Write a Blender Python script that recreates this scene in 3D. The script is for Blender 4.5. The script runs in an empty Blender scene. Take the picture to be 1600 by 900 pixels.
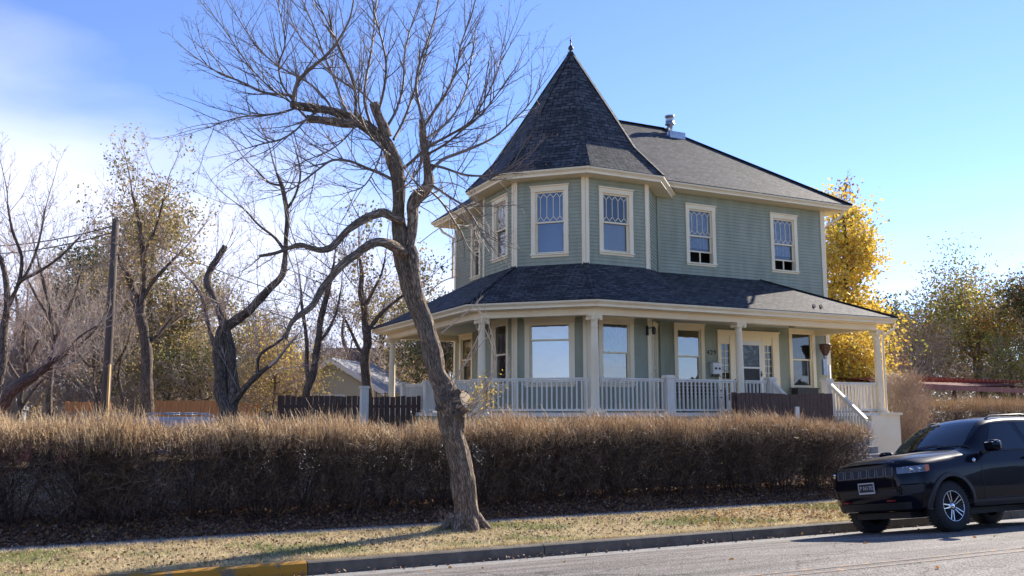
import bpy, math, random
import numpy as np
from mathutils import Vector, Matrix
from mathutils.bvhtree import BVHTree
R=math.radians
rnd=random.Random(7)
S=bpy.context.scene
COL=S.collection
# ------------------------------------------------------------------ camera model
F=1400.;HC=1.85;YAW=R(63.8);TILT=math.atan((643-450)/F)
vx,vy=math.cos(YAW),math.sin(YAW); rx,ry=vy,-vx
FW=Vector((vx*math.cos(TILT),vy*math.cos(TILT),math.sin(TILT)))
UP=Vector((-vx*math.sin(TILT),-vy*math.sin(TILT),math.cos(TILT)))
RT=Vector((rx,ry,0))
CAM=Vector((0,0,HC))
def ray(px,py): return FW+RT*((px-800)/F)+UP*((450-py)/F)
def hY(px,py,Y): r=ray(px,py); return CAM+r*(Y/r.y)
def hX(px,py,X): r=ray(px,py); return CAM+r*(X/r.x)
def hZ(px,py,Z): r=ray(px,py); return CAM+r*((Z-HC)/r.z)
def hD(px,py,P,d):
    r=ray(px,py); n=(-d[1],d[0]); t=(P[0]*n[0]+P[1]*n[1])/(r.x*n[0]+r.y*n[1]); return CAM+r*t
def at(px,py,D): return CAM+ray(px,py)*D
cam=bpy.data.objects.new('camera',bpy.data.cameras.new('camera')); COL.objects.link(cam)
cam.data.sensor_width=36; cam.data.lens=31.5; cam.data.clip_end=3000; cam.data.clip_start=.1
cam.location=CAM; cam.rotation_euler=FW.to_track_quat('-Z','Y').to_euler(); S.camera=cam
# ------------------------------------------------------------------ materials
def newmat(name):
    m=bpy.data.materials.new(name); m.use_nodes=True; nt=m.node_tree; nt.nodes.clear(); return m,nt
def N(nt,t,**k):
    n=nt.nodes.new(t)
    for a,b in k.items():
        if a in n.inputs.keys() if isinstance(a,str) else False: n.inputs[a].default_value=b
        else: setattr(n,a,b)
    return n
def c4(c): return (c[0],c[1],c[2],1)
def mat(name,c,rough=.7,c2=None,scale=6,stretch=(1,1,1),bump=0,bscale=40,metal=0,spec=.5,detail=5,uv=False,lo=.35,hi=.65,coat=0,trans=0,bstretch=None):
    m,nt=newmat(name); L=nt.links
    out=N(nt,'ShaderNodeOutputMaterial'); b=N(nt,'ShaderNodeBsdfPrincipled')
    b.inputs['Roughness'].default_value=rough; b.inputs['Metallic'].default_value=metal
    b.inputs['Specular IOR Level'].default_value=spec; b.inputs['Coat Weight'].default_value=coat; b.inputs['Coat Roughness'].default_value=.04
    b.inputs['Base Color'].default_value=c4(c)
    tc=N(nt,'ShaderNodeTexCoord'); src=tc.outputs['UV' if uv else 'Object']
    def mapped(st):
        mp=N(nt,'ShaderNodeMapping'); mp.inputs['Scale'].default_value=st; L.new(src,mp.inputs['Vector']); return mp.outputs['Vector']
    if c2 is not None:
        no=N(nt,'ShaderNodeTexNoise'); no.inputs['Scale'].default_value=scale; no.inputs['Detail'].default_value=detail; no.inputs['Roughness'].default_value=.6
        L.new(mapped(stretch),no.inputs['Vector'])
        cr=N(nt,'ShaderNodeValToRGB'); cr.color_ramp.elements[0].position=lo; cr.color_ramp.elements[1].position=hi
        cr.color_ramp.elements[0].color=c4(c); cr.color_ramp.elements[1].color=c4(c2)
        L.new(no.outputs['Fac'],cr.inputs['Fac']); L.new(cr.outputs['Color'],b.inputs['Base Color'])
    if bump:
        nb=N(nt,'ShaderNodeTexNoise'); nb.inputs['Scale'].default_value=bscale; nb.inputs['Detail'].default_value=4
        L.new(mapped(bstretch or stretch),nb.inputs['Vector'])
        bm=N(nt,'ShaderNodeBump'); bm.inputs['Strength'].default_value=min(1,bump); bm.inputs['Distance'].default_value=.02
        L.new(nb.outputs['Fac'],bm.inputs['Height']); L.new(bm.outputs['Normal'],b.inputs['Normal'])
    if trans:
        tr=N(nt,'ShaderNodeBsdfTranslucent'); mx=N(nt,'ShaderNodeMixShader'); mx.inputs[0].default_value=trans
        if c2 is not None: L.new(cr.outputs['Color'],tr.inputs['Color'])
        else: tr.inputs['Color'].default_value=c4(c)
        L.new(b.outputs[0],mx.inputs[1]); L.new(tr.outputs[0],mx.inputs[2]); L.new(mx.outputs[0],out.inputs[0])
    else: L.new(b.outputs[0],out.inputs[0])
    return m
def shingle_mat(name,a,b_,c):
    m,nt=newmat(name); L=nt.links
    out=N(nt,'ShaderNodeOutputMaterial'); p=N(nt,'ShaderNodeBsdfPrincipled'); p.inputs['Roughness'].default_value=.7; p.inputs['Specular IOR Level'].default_value=.10
    tc=N(nt,'ShaderNodeTexCoord'); 
    br=N(nt,'ShaderNodeTexBrick'); br.offset=.5; br.inputs['Scale'].default_value=1; br.inputs['Brick Width'].default_value=.27; br.inputs['Row Height'].default_value=.135
    br.inputs['Mortar Size'].default_value=.010; br.inputs['Mortar Smooth'].default_value=.3; br.inputs['Bias'].default_value=-.1
    br.inputs['Color1'].default_value=c4(a); br.inputs['Color2'].default_value=c4(b_); br.inputs['Mortar'].default_value=c4(c)
    # jitter rows a little so courses are not ruler straight
    nz=N(nt,'ShaderNodeTexNoise'); nz.inputs['Scale'].default_value=3.; L.new(tc.outputs['UV'],nz.inputs['Vector'])
    mx=N(nt,'ShaderNodeVectorMath',operation='SCALE'); mx.inputs['Scale'].default_value=.035; L.new(nz.outputs['Color'],mx.inputs[0])
    ad=N(nt,'ShaderNodeVectorMath',operation='ADD'); L.new(tc.outputs['UV'],ad.inputs[0]); L.new(mx.outputs[0],ad.inputs[1]); L.new(ad.outputs[0],br.inputs['Vector'])
    n2=N(nt,'ShaderNodeTexNoise'); n2.inputs['Scale'].default_value=9; n2.inputs['Detail'].default_value=6; L.new(tc.outputs['UV'],n2.inputs['Vector'])
    cr=N(nt,'ShaderNodeMapRange'); cr.inputs['From Min'].default_value=.3; cr.inputs['From Max'].default_value=.7; cr.inputs['To Min'].default_value=.5; cr.inputs['To Max'].default_value=1.5; L.new(n2.outputs['Fac'],cr.inputs['Value'])
    mu=N(nt,'ShaderNodeMix',data_type='RGBA',blend_type='MULTIPLY'); mu.inputs[0].default_value=1; L.new(br.outputs['Color'],mu.inputs[6]); L.new(cr.outputs[0],mu.inputs[7])
    L.new(mu.outputs[2],p.inputs['Base Color'])
    # each course rises towards its lower edge: sawtooth height
    sx=N(nt,'ShaderNodeSeparateXYZ'); L.new(ad.outputs[0],sx.inputs[0])
    dv=N(nt,'ShaderNodeMath',operation='DIVIDE'); dv.inputs[1].default_value=.135; L.new(sx.outputs['Y'],dv.inputs[0])
    fr=N(nt,'ShaderNodeMath',operation='FRACT'); L.new(dv.outputs[0],fr.inputs[0])
    iv=N(nt,'ShaderNodeMath',operation='SUBTRACT'); iv.inputs[0].default_value=1; L.new(fr.outputs[0],iv.inputs[1])
    a2=N(nt,'ShaderNodeMath',operation='SUBTRACT'); L.new(iv.outputs[0],a2.inputs[0]); L.new(br.outputs['Fac'],a2.inputs[1])
    a3=N(nt,'ShaderNodeMath',operation='ADD'); L.new(a2.outputs[0],a3.inputs[0])
    sc=N(nt,'ShaderNodeMath',operation='MULTIPLY'); sc.inputs[1].default_value=.8; L.new(n2.outputs['Fac'],sc.inputs[0]); L.new(sc.outputs[0],a3.inputs[1])
    bm=N(nt,'ShaderNodeBump'); bm.inputs['Distance'].default_value=.016; bm.inputs['Strength'].default_value=.9; L.new(a3.outputs[0],bm.inputs['Height']); L.new(bm.outputs[0],p.inputs['Normal'])
    L.new(p.outputs[0],out.inputs[0]); return m
def glass_mat(name,tint,boost,base=.06,rough=.01):
    m,nt=newmat(name); L=nt.links
    out=N(nt,'ShaderNodeOutputMaterial'); g=N(nt,'ShaderNodeBsdfGlossy'); g.inputs['Roughness'].default_value=rough; g.inputs['Color'].default_value=(.95,.97,1,1)
    t=N(nt,'ShaderNodeBsdfTransparent'); t.inputs['Color'].default_value=c4(tint)
    fr=N(nt,'ShaderNodeFresnel'); fr.inputs['IOR'].default_value=1.5
    ma=N(nt,'ShaderNodeMath',operation='MULTIPLY_ADD'); ma.use_clamp=True; ma.inputs[1].default_value=boost; ma.inputs[2].default_value=base; L.new(fr.outputs[0],ma.inputs[0])
    # old panes are slightly wavy
    tc=N(nt,'ShaderNodeTexCoord'); nz=N(nt,'ShaderNodeTexNoise'); nz.inputs['Scale'].default_value=2.2; L.new(tc.outputs['Object'],nz.inputs['Vector'])
    bm=N(nt,'ShaderNodeBump'); bm.inputs['Distance'].default_value=.006; bm.inputs['Strength'].default_value=.35; L.new(nz.outputs['Fac'],bm.inputs['Height']); L.new(bm.outputs[0],g.inputs['Normal'])
    mx=N(nt,'ShaderNodeMixShader'); L.new(ma.outputs[0],mx.inputs[0]); L.new(t.outputs[0],mx.inputs[1]); L.new(g.outputs[0],mx.inputs[2]); L.new(mx.outputs[0],out.inputs[0]); return m
def bark_mat(name,a,b_,sx=1.,dist=.03):
    m,nt=newmat(name); L=nt.links
    out=N(nt,'ShaderNodeOutputMaterial'); p=N(nt,'ShaderNodeBsdfPrincipled'); p.inputs['Roughness'].default_value=.9; p.inputs['Specular IOR Level'].default_value=.2
    tc=N(nt,'ShaderNodeTexCoord'); mp=N(nt,'ShaderNodeMapping'); mp.inputs['Scale'].default_value=(26*sx,5.5*sx,1); L.new(tc.outputs['UV'],mp.inputs[0])
    nz=N(nt,'ShaderNodeTexNoise'); nz.inputs['Scale'].default_value=1; nz.inputs['Detail'].default_value=3; nz.inputs['Distortion'].default_value=.7; L.new(mp.outputs[0],nz.inputs['Vector'])
    n2=N(nt,'ShaderNodeTexNoise'); n2.inputs['Scale'].default_value=4; n2.inputs['Detail'].default_value=6; L.new(mp.outputs[0],n2.inputs['Vector'])
    # ridges: 1-|2n-1|
    s=N(nt,'ShaderNodeMath',operation='MULTIPLY_ADD'); s.inputs[1].default_value=2; s.inputs[2].default_value=-1; L.new(nz.outputs['Fac'],s.inputs[0])
    ab=N(nt,'ShaderNodeMath',operation='ABSOLUTE'); L.new(s.outputs[0],ab.inputs[0])
    ad=N(nt,'ShaderNodeMath',operation='MULTIPLY_ADD'); ad.inputs[1].default_value=.25; L.new(n2.outputs['Fac'],ad.inputs[0]); L.new(ab.outputs[0],ad.inputs[2])
    cr=N(nt,'ShaderNodeValToRGB'); cr.color_ramp.elements[0].position=.1; cr.color_ramp.elements[1].position=.42; cr.color_ramp.elements[0].color=c4(a); cr.color_ramp.elements[1].color=c4(b_)
    L.new(ad.outputs[0],cr.inputs[0]); L.new(cr.outputs[0],p.inputs['Base Color'])
    bm=N(nt,'ShaderNodeBump'); bm.inputs['Distance'].default_value=dist; bm.inputs['Strength'].default_value=1; L.new(ad.outputs[0],bm.inputs['Height']); L.new(bm.outputs[0],p.inputs['Normal'])
    L.new(p.outputs[0],out.inputs[0]); return m
M={}
M['siding']=mat('sage_siding',(.28,.295,.205),.7,(.355,.365,.26),2.0,(1.6,1.6,.4),bump=.12,bscale=60)
M['cream']=mat('cream_paint',(.86,.70,.45),.55,(.90,.78,.53),1.7,bump=.08,bscale=50)
M['white']=mat('white_paint',(.72,.71,.66),.5,(.78,.77,.73),2,bump=.05)
M['grey_rail']=mat('pale_rail_paint',(.70,.63,.50),.55,(.80,.73,.59),2)
M['shingle']=shingle_mat('grey_shingles',(.092,.092,.094),(.034,.035,.038),(.009,.009,.011))
M['shingle_dark']=shingle_mat('charcoal_shingles',(.085,.09,.105),(.055,.06,.072),(.02,.02,.025))
M['glass']=glass_mat('window_glass',(.80,.85,.88),1.3,.05)
M['glass_mirror']=glass_mat('boosted_reflection_glass',(.6,.67,.75),2.0,.17)  # plain panes with extra sky reflection put into the mirror share
M['glass_dark']=glass_mat('tinted_car_glass',(.10,.12,.13),.7,.015)
M['glass_clear']=glass_mat('windscreen_glass',(.5,.55,.57),.9,.03)
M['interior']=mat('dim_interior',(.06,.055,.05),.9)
M['sky_back']=mat('sky_reflection_blue',(.10,.15,.24),.9)  # blue of the reflected sky, painted on a panel behind the pane
M['lace']=mat('lace_curtain',(.62,.64,.68),.9,(.30,.32,.36),9,(3,3,.7),trans=.3)
M['shade']=mat('roller_shade',(.40,.40,.40),.9,(.35,.35,.36),2)
M['blind']=mat('white_blind',(.62,.64,.66),.7)
M['concrete']=mat('concrete',(.30,.285,.26),.9,(.21,.20,.185),5,bump=.5,bscale=70)
M['kerb']=mat('weathered_kerb',(.17,.14,.105),.9,(.095,.08,.06),3.5,bump=.6,bscale=60)
M['metal']=mat('galvanised_metal',(.42,.45,.5),.35,(.3,.33,.38),6,metal=.8)
M['black']=mat('black_metal',(.02,.02,.022),.45)
M['brownmetal']=mat('dark_brown_metal',(.075,.03,.022),.45)
M['wood_dark']=mat('weathered_dark_wood',(.06,.034,.024),.85,(.15,.088,.062),7,(9,9,.6),bump=.4,bscale=20)
M['wood_orange']=mat('cedar_boards',(.42,.17,.06),.8,(.58,.27,.10),5,(8,8,.5),bump=.3)
M['wood_grey']=mat('grey_old_wood',(.15,.13,.115),.9,(.27,.24,.21),6,(9,9,.6),bump=.3)
M['bark']=bark_mat('deep_furrowed_bark',(.028,.021,.016),(.40,.31,.23))
M['bark_dark']=bark_mat('dark_bark',(.035,.027,.022),(.24,.185,.145),.8,.03)
M['twig']=mat('grey_brown_twigs',(.36,.25,.19),.6,(.54,.42,.33),3)
M['bough']=mat('dark_boughs',(.10,.075,.06),.6,(.22,.17,.135),2.5)
M['twig_pale']=mat('pale_twigs',(.36,.29,.22),.6,(.5,.42,.34),3)
M['cutwood']=mat('sawn_wood',(.42,.33,.22),.8,(.3,.23,.15),8)
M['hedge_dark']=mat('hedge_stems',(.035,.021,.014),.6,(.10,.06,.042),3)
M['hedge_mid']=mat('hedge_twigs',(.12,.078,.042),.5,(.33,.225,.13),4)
M['hedge_straw']=mat('straw_shoots',(.66,.46,.24),.6,(.84,.66,.40),2,trans=.35)
M['leaf_yellow']=mat('yellow_leaves',(.66,.43,.045),.6,(.82,.63,.11),2.0,trans=.45)
M['leaf_orange']=mat('rust_leaves',(.30,.13,.035),.6,(.45,.24,.06),2,trans=.35)
M['leaf_olive']=mat('olive_leaves',(.13,.13,.04),.6,(.25,.22,.07),.8,trans=.5)
M['leaf_green']=mat('dark_green_leaves',(.035,.05,.02),.6,(.09,.11,.04),.8,trans=.35)
M['leaf_khaki']=mat('khaki_leaves',(.32,.23,.09),.6,(.48,.35,.15),.8,trans=.5)
M['leaf_lime']=mat('yellow_green_leaves',(.20,.20,.035),.6,(.34,.32,.06),1,trans=.45)
M['leaf_brown']=mat('fallen_brown_leaves',(.11,.05,.028),.8,(.22,.115,.06),4)
M['leaf_tan']=mat('fallen_tan_leaves',(.32,.21,.13),.8,(.42,.3,.19),4)
M['grass_green']=mat('green_grass',(.19,.25,.06),.7,(.34,.38,.13),3,trans=.3)
M['grass_straw']=mat('straw_grass',(.62,.49,.25),.7,(.80,.68,.42),3,trans=.3)
M['brick']=mat('red_brick',(.22,.07,.05),.9,(.3,.11,.08),5)
M['redwood']=mat('rust_red_metal',(.19,.035,.02),.7,(.30,.075,.035),2)
M['green_roof']=mat('green_grey_roof',(.10,.13,.09),.8,(.15,.17,.12),1)
M['tarp_white']=mat('white_metal_roof',(.75,.75,.7),.5)
M['shedblue']=mat('blue_grey_siding',(.2,.22,.27),.8)
M['house_cream']=mat('cream_siding',(.52,.50,.38),.8)
M['paint_black']=mat('black_car_paint',(.0025,.003,.008),.4,coat=.4,spec=.05)
M['trim_black']=mat('matte_black_plastic',(.014,.014,.015),.6,bump=.15,bscale=200)
M['tyre']=mat('tyre_rubber',(.018,.018,.018),.85,bump=.3,bscale=120)
M['rim_bright']=mat('machined_alloy',(.62,.62,.62),.25,metal=.9)
M['rim_dark']=mat('dark_alloy',(.02,.02,.022),.4,metal=.5)
M['chrome']=mat('chrome',(.55,.58,.62),.12,metal=1)
M['amber']=mat('amber_plastic',(.65,.16,.03),.3,coat=.5)
M['red']=mat('red_hook',(.22,.006,.008),.4)
M['plate']=mat('plate_white',(.42,.42,.42),.5)
M['plate_dark']=mat('plate_dark',(.012,.013,.02),.6)
M['carred']=mat('red_car_paint',(.45,.05,.04),.35,coat=.8)
M['carsilver']=mat('silver_car_paint',(.5,.5,.5),.3,metal=.5,coat=.8)
M['strip_yellow']=mat('yellow_strip',(.62,.40,.12),.6,(.5,.3,.08),3)
M['pole_wood']=mat('pole_wood',(.075,.055,.045),.85,(.13,.10,.08),3,(12,12,.5),bump=.3)
# asphalt
def asphalt():
    m,nt=newmat('asphalt'); L=nt.links
    out=N(nt,'ShaderNodeOutputMaterial'); p=N(nt,'ShaderNodeBsdfPrincipled'); p.inputs['Roughness'].default_value=.85; p.inputs['Specular IOR Level'].default_value=.35
    tc=N(nt,'ShaderNodeTexCoord')
    n1=N(nt,'ShaderNodeTexNoise'); n1.inputs['Scale'].default_value=55; n1.inputs['Detail'].default_value=2; L.new(tc.outputs['Object'],n1.inputs['Vector'])
    c1=N(nt,'ShaderNodeValToRGB'); c1.color_ramp.elements[0].position=.36; c1.color_ramp.elements[1].position=.64; c1.color_ramp.elements[0].color=(.035,.032,.032,1); c1.color_ramp.elements[1].color=(.33,.295,.26,1); L.new(n1.outputs['Fac'],c1.inputs[0])
    mp=N(nt,'ShaderNodeMapping'); mp.inputs['Scale'].default_value=(.35,2.2,1); L.new(tc.outputs['Object'],mp.inputs[0])
    n2=N(nt,'ShaderNodeTexNoise'); n2.inputs['Scale'].default_value=1.2; n2.inputs['Detail'].default_value=5; L.new(mp.outputs[0],n2.inputs['Vector'])
    c2=N(nt,'ShaderNodeMapRange'); c2.inputs['From Min'].default_value=.35; c2.inputs['From Max'].default_value=.65; c2.inputs['To Min'].default_value=.65; c2.inputs['To Max'].default_value=1.2; L.new(n2.outputs['Fac'],c2.inputs['Value'])
    mu=N(nt,'ShaderNodeMix',data_type='RGBA',blend_type='MULTIPLY'); mu.inputs[0].default_value=1; L.new(c1.outputs[0],mu.inputs[6]); L.new(c2.outputs[0],mu.inputs[7])
    L.new(mu.outputs[2],p.inputs['Base Color'])
    vo=N(nt,'ShaderNodeTexVoronoi',feature='DISTANCE_TO_EDGE'); vo.inputs['Scale'].default_value=.42; n3=N(nt,'ShaderNodeTexNoise'); n3.inputs['Scale'].default_value=2.5; n3.inputs['Detail'].default_value=5; L.new(tc.outputs['Object'],n3.inputs['Vector'])
    vs=N(nt,'ShaderNodeVectorMath',operation='SCALE'); vs.inputs['Scale'].default_value=.7; L.new(n3.outputs['Color'],vs.inputs[0]); va=N(nt,'ShaderNodeVectorMath',operation='ADD'); L.new(tc.outputs['Object'],va.inputs[0]); L.new(vs.outputs[0],va.inputs[1]); L.new(va.outputs[0],vo.inputs['Vector'])
    ck=N(nt,'ShaderNodeMapRange'); ck.inputs['From Min'].default_value=.004; ck.inputs['From Max'].default_value=.012; ck.inputs['To Min'].default_value=.45; ck.inputs['To Max'].default_value=1; L.new(vo.outputs['Distance'],ck.inputs['Value'])
    m3=N(nt,'ShaderNodeMix',data_type='RGBA',blend_type='MULTIPLY'); m3.inputs[0].default_value=1; L.new(mu.outputs[2],m3.inputs[6]); L.new(ck.outputs[0],m3.inputs[7]); L.new(m3.outputs[2],p.inputs['Base Color'])
    bm=N(nt,'ShaderNodeBump'); bm.inputs['Distance'].default_value=.012; bm.inputs['Strength'].default_value=.8; L.new(n1.outputs['Fac'],bm.inputs['Height']); L.new(bm.outputs[0],p.inputs['Normal'])
    L.new(p.outputs[0],out.inputs[0]); return m
M['asphalt']=asphalt()
def worn(name,ca,cb,scale,lo,hi):
    return mat(name,ca,.85,cb,scale,lo=lo,hi=hi,bump=.5,bscale=70,detail=8)
M['yellow_kerb']=worn('worn_yellow_paint',(.17,.13,.08),(.38,.18,.015),4.2,.38,.46)
M['orange_line']=worn('worn_orange_line',(.17,.155,.145),(.40,.25,.13),7,.48,.62)
M['soil']=mat('lawn_soil',(.26,.19,.11),.95,(.42,.33,.19),3,bump=.6,bscale=30)
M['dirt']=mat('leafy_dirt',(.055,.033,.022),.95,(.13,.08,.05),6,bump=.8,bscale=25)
M['lot']=mat('dry_lot_grass',(.13,.085,.045),.95,(.27,.19,.10),1.2,bump=.5,bscale=20)
# ------------------------------------------------------------------ mesh helper
def tag(o,label=None,cat=None,group=None,kind=None):
    if label: o['label']=label
    if cat: o['category']=cat
    if group: o['group']=group
    if kind: o['kind']=kind
    return o
def thing(name,label,cat,loc=(0,0,0),rz=0,group=None):
    o=bpy.data.objects.new(name,None); COL.objects.link(o); o.location=loc; o.rotation_euler=(0,0,rz); o.empty_display_size=.3
    return tag(o,label,cat,group)
class MB:
    def __init__(s): s.v=[];s.f=[];s.uv=[];s.mi=[]
    def face(s,pts,uv=None,mi=0):
        b=len(s.v); s.v.extend([tuple(p) for p in pts]); s.f.append(tuple(range(b,b+len(pts)))); s.uv.append(uv or [(0,0)]*len(pts)); s.mi.append(mi)
    def box(s,x0,x1,y0,y1,z0,z1,mi=0,mtx=None):
        P=[(x0,y0,z0),(x1,y0,z0),(x1,y1,z0),(x0,y1,z0),(x0,y0,z1),(x1,y0,z1),(x1,y1,z1),(x0,y1,z1)]
        if mtx is not None: P=[tuple(mtx@Vector(p)) for p in P]
        b=len(s.v); s.v.extend(P)
        for q in ((0,3,2,1),(4,5,6,7),(0,1,5,4),(1,2,6,5),(2,3,7,6),(3,0,4,7)):
            s.f.append(tuple(b+i for i in q)); s.uv.append([(0,0),(1,0),(1,1),(0,1)]); s.mi.append(mi)
    def bar(s,a,b,w,h,mi=0,up=(0,0,1)):
        a=Vector(a);b=Vector(b);d=(b-a); L=d.length; d.normalize(); u=Vector(up); x=d.cross(u)
        if x.length<1e-4: x=Vector((1,0,0))
        x.normalize(); z=x.cross(d); m=Matrix((( x.x,d.x,z.x,a.x),(x.y,d.y,z.y,a.y),(x.z,d.z,z.z,a.z),(0,0,0,1)))
        s.box(-w/2,w/2,0,L,-h/2,h/2,mi,m)
    def tube(s,pts,rad,n=6,mi=0,cap=False,rf=None):
        pts=[Vector(p) for p in pts]; k=len(pts); t=(pts[1]-pts[0]).normalized()
        x=t.orthogonal().normalized(); b=len(s.v); ln=0
        for i,p in enumerate(pts):
            tt=(pts[min(i+1,k-1)]-pts[max(i-1,0)]).normalized()
            x=(x-tt*x.dot(tt)).normalized(); y=tt.cross(x); 
            if i: ln+=(p-pts[i-1]).length
            for j in range(n):
                a=2*math.pi*j/n; r=rad[i]
                if rf: r*=rf(a,ln)
                s.v.append(tuple(p+(x*math.cos(a)+y*math.sin(a))*r))
        ln=0
        for i in range(k-1):
            l2=ln+(pts[i+1]-pts[i]).length; c=2*math.pi*rad[0]
            for j in range(n):
                j2=(j+1)%n
                s.f.append((b+i*n+j,b+i*n+j2,b+(i+1)*n+j2,b+(i+1)*n+j)); u0=c*j/n; u1=c*(j+1)/n
                s.uv.append([(u0,ln),(u1,ln),(u1,l2),(u0,l2)]); s.mi.append(mi)
            ln=l2
        if cap:
            for e in (0,k-1): 
                q=[b+e*n+j for j in range(n)]; s.f.append(tuple(q if e else q[::-1])); s.uv.append([(0,0)]*n); s.mi.append(mi)
    def lathe(s,c,prof,n=16,mi=0,axis='z',sx=1,caps=True):
        b=len(s.v); c=Vector(c)
        for r,z in prof:
            for j in range(n):
                a=2*math.pi*j/n
                if axis=='z': p=(r*math.cos(a),r*math.sin(a),z)
                elif axis=='y': p=(r*math.cos(a),z,r*math.sin(a))
                else: p=(z,r*math.cos(a),r*math.sin(a))
                s.v.append(tuple(c+Vector(p)))
        for i in range(len(prof)-1):
            for j in range(n):
                j2=(j+1)%n; s.f.append((b+i*n+j,b+i*n+j2,b+(i+1)*n+j2,b+(i+1)*n+j)); s.uv.append([(j/n,0),(j2/n,0),(j2/n,1),(j/n,1)]); s.mi.append(mi)
        for e in ((0,len(prof)-1) if caps else ()):
            if prof[e][0]>1e-3: s.f.append(tuple(b+e*n+j for j in range(n))); s.uv.append([(0,0)]*n); s.mi.append(mi)
    def build(s,name,mats,parent=None,smooth=False):
        me=bpy.data.meshes.new(name); me.from_pydata(s.v,[],s.f)
        if not isinstance(mats,(list,tuple)): mats=[mats]
        for m in mats: me.materials.append(m)
        me.polygons.foreach_set('material_index',s.mi)
        uvl=me.uv_layers.new(name='UVMap'); flat=[c for f in s.uv for q in f for c in q]; uvl.data.foreach_set('uv',flat)
        if smooth: me.polygons.foreach_set('use_smooth',[True]*len(s.f))
        me.update(); o=bpy.data.objects.new(name,me); COL.objects.link(o)
        if parent: o.parent=parent; o.matrix_parent_inverse=Matrix.Identity(4)
        return o
def npmesh(name,V,Fq,mats,mi=None,parent=None,smooth=False):
    """V (n,3) array, Fq (m,k) faces of equal size"""
    me=bpy.data.meshes.new(name); n=len(V); m,k=Fq.shape
    me.vertices.add(n); me.vertices.foreach_set('co',V.astype(np.float32).ravel())
    me.loops.add(m*k); me.loops.foreach_set('vertex_index',Fq.astype(np.int32).ravel())
    me.polygons.add(m); me.polygons.foreach_set('loop_start',(np.arange(m)*k).astype(np.int32)); 
    try: me.polygons.foreach_set('loop_total',np.full(m,k,np.int32))
    except Exception: pass
    if not isinstance(mats,(list,tuple)): mats=[mats]
    for q in mats: me.materials.append(q)
    if mi is not None: me.polygons.foreach_set('material_index',mi.astype(np.int32))
    me.update(calc_edges=True); me.validate()
    o=bpy.data.objects.new(name,me); COL.objects.link(o)
    if parent:
        o.parent=parent
        if name in('leaf','twigs','shoots','stem','wire_mesh'): o['kind']='stuff'
    return o
def sticks(A,B,ra,rb,sides=3,mid=None):
    """numpy prisms from A to B; returns V,F"""
    n=len(A); d=B-A; L=np.linalg.norm(d,axis=1,keepdims=True); d=d/np.maximum(L,1e-6)
    h=np.tile(np.array([[.3,.5,.81]]),(n,1)); x=np.cross(d,h); x/=np.linalg.norm(x,axis=1,keepdims=True)+1e-9; y=np.cross(d,x)
    V=np.zeros((n,2*sides,3))
    for j in range(sides):
        a=2*math.pi*j/sides; o=x*math.cos(a)+y*math.sin(a)
        V[:,j]=A+o*ra[:,None]; V[:,sides+j]=B+o*rb[:,None]
    base=(np.arange(n)*2*sides)[:,None]
    Fs=[]
    for j in range(sides):
        j2=(j+1)%sides; Fs.append(base+np.array([[j,j2,sides+j2,sides+j]]))
    Fq=np.stack(Fs,1).reshape(-1,4)
    return V.reshape(-1,3),Fq
def leafquads(P,size,rng,flat=0.,asp=.6):
    n=len(P); a=rng.normal(size=(n,3)); 
    if flat: a[:,2]*=(1-flat)
    a/=np.linalg.norm(a,axis=1,keepdims=True); b=rng.normal(size=(n,3)); 
    if flat: b[:,2]*=(1-flat)
    b-=a*(a*b).sum(1,keepdims=True); b/=np.linalg.norm(b,axis=1,keepdims=True)
    s=size[:,None]; V=np.stack([P-a*s*.5,P+b*s*asp*.5,P+a*s*.5,P-b*s*asp*.5],1).reshape(-1,3)
    return V,(np.arange(n)*4)[:,None]+np.array([[0,1,2,3]])
# ------------------------------------------------------------------ ground profile
def gz(x,y):
    """height of the land"""
    if y<=12.17: return -.10
    pts=[(12.17,-.10),(14.1,-.04),(14.7,-.02),(15.4,.12),(16.2,.2),(17.9,.3),(19,.5),(22,.72)]
    pl=[(12.17,-.10),(14.1,-.04),(14.7,-.02),(15.4,.12),(16.2,.18),(17.9,.22),(19,.3),(22,.45)]
    def ip(t,q):
        for (a,b),(c,d) in zip(q,q[1:]):
            if t<=c: return b+(d-b)*(t-a)/(c-a)
        return q[-1][1]
    w=min(1,max(0,(x-4)/5)); return ip(y,pl)*(1-w)+ip(y,pts)*w
def grid_sheet(name,xs,ys,zf,m,label=None):
    b=MB(); nx,ny=len(xs),len(ys)
    b.v=[(x,y,zf(x,y)) for y in ys for x in xs]
    for j in range(ny-1):
        for i in range(nx-1):
            b.f.append((j*nx+i,j*nx+i+1,(j+1)*nx+i+1,(j+1)*nx+i)); b.uv.append([(0,0)]*4); b.mi.append(0)
    o=b.build(name,m,smooth=True); o['kind']='structure'
    if label:o['label']=label
    return o
def rz_(y): # road height over y
    q=[(-60,-.1),(-2,.10),(4,.17),(7.4,.15),(9.8,-.0),(11.4,-.205)]
    for (a,b),(c,d) in zip(q,q[1:]):
        if y<=c: return b+(d-b)*(y-a)/(c-a)
    return q[-1][1]
XS=[-300,-120,-60,-30,-15]+[x*1. for x in range(-10,41)]+[50,70,100,160,300,700]
grid_sheet('ground',XS,[14.7,15.0,15.4,15.8,16.2,17,17.9,18.2,18.5,19,20,21,22,26,30,40,60,100,200,400,900],lambda x,y:gz(x,y),M['lot'])
grid_sheet('verge',XS,[12.17,12.6,13.2,14.1],lambda x,y:gz(x,y)+.004,M['soil'])
grid_sheet('sidewalk',XS,[14.1,14.11,14.69,14.7],lambda x,y:gz(x,y)+(.012 if 14.105<y<14.695 else .0),M['concrete'])
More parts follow.
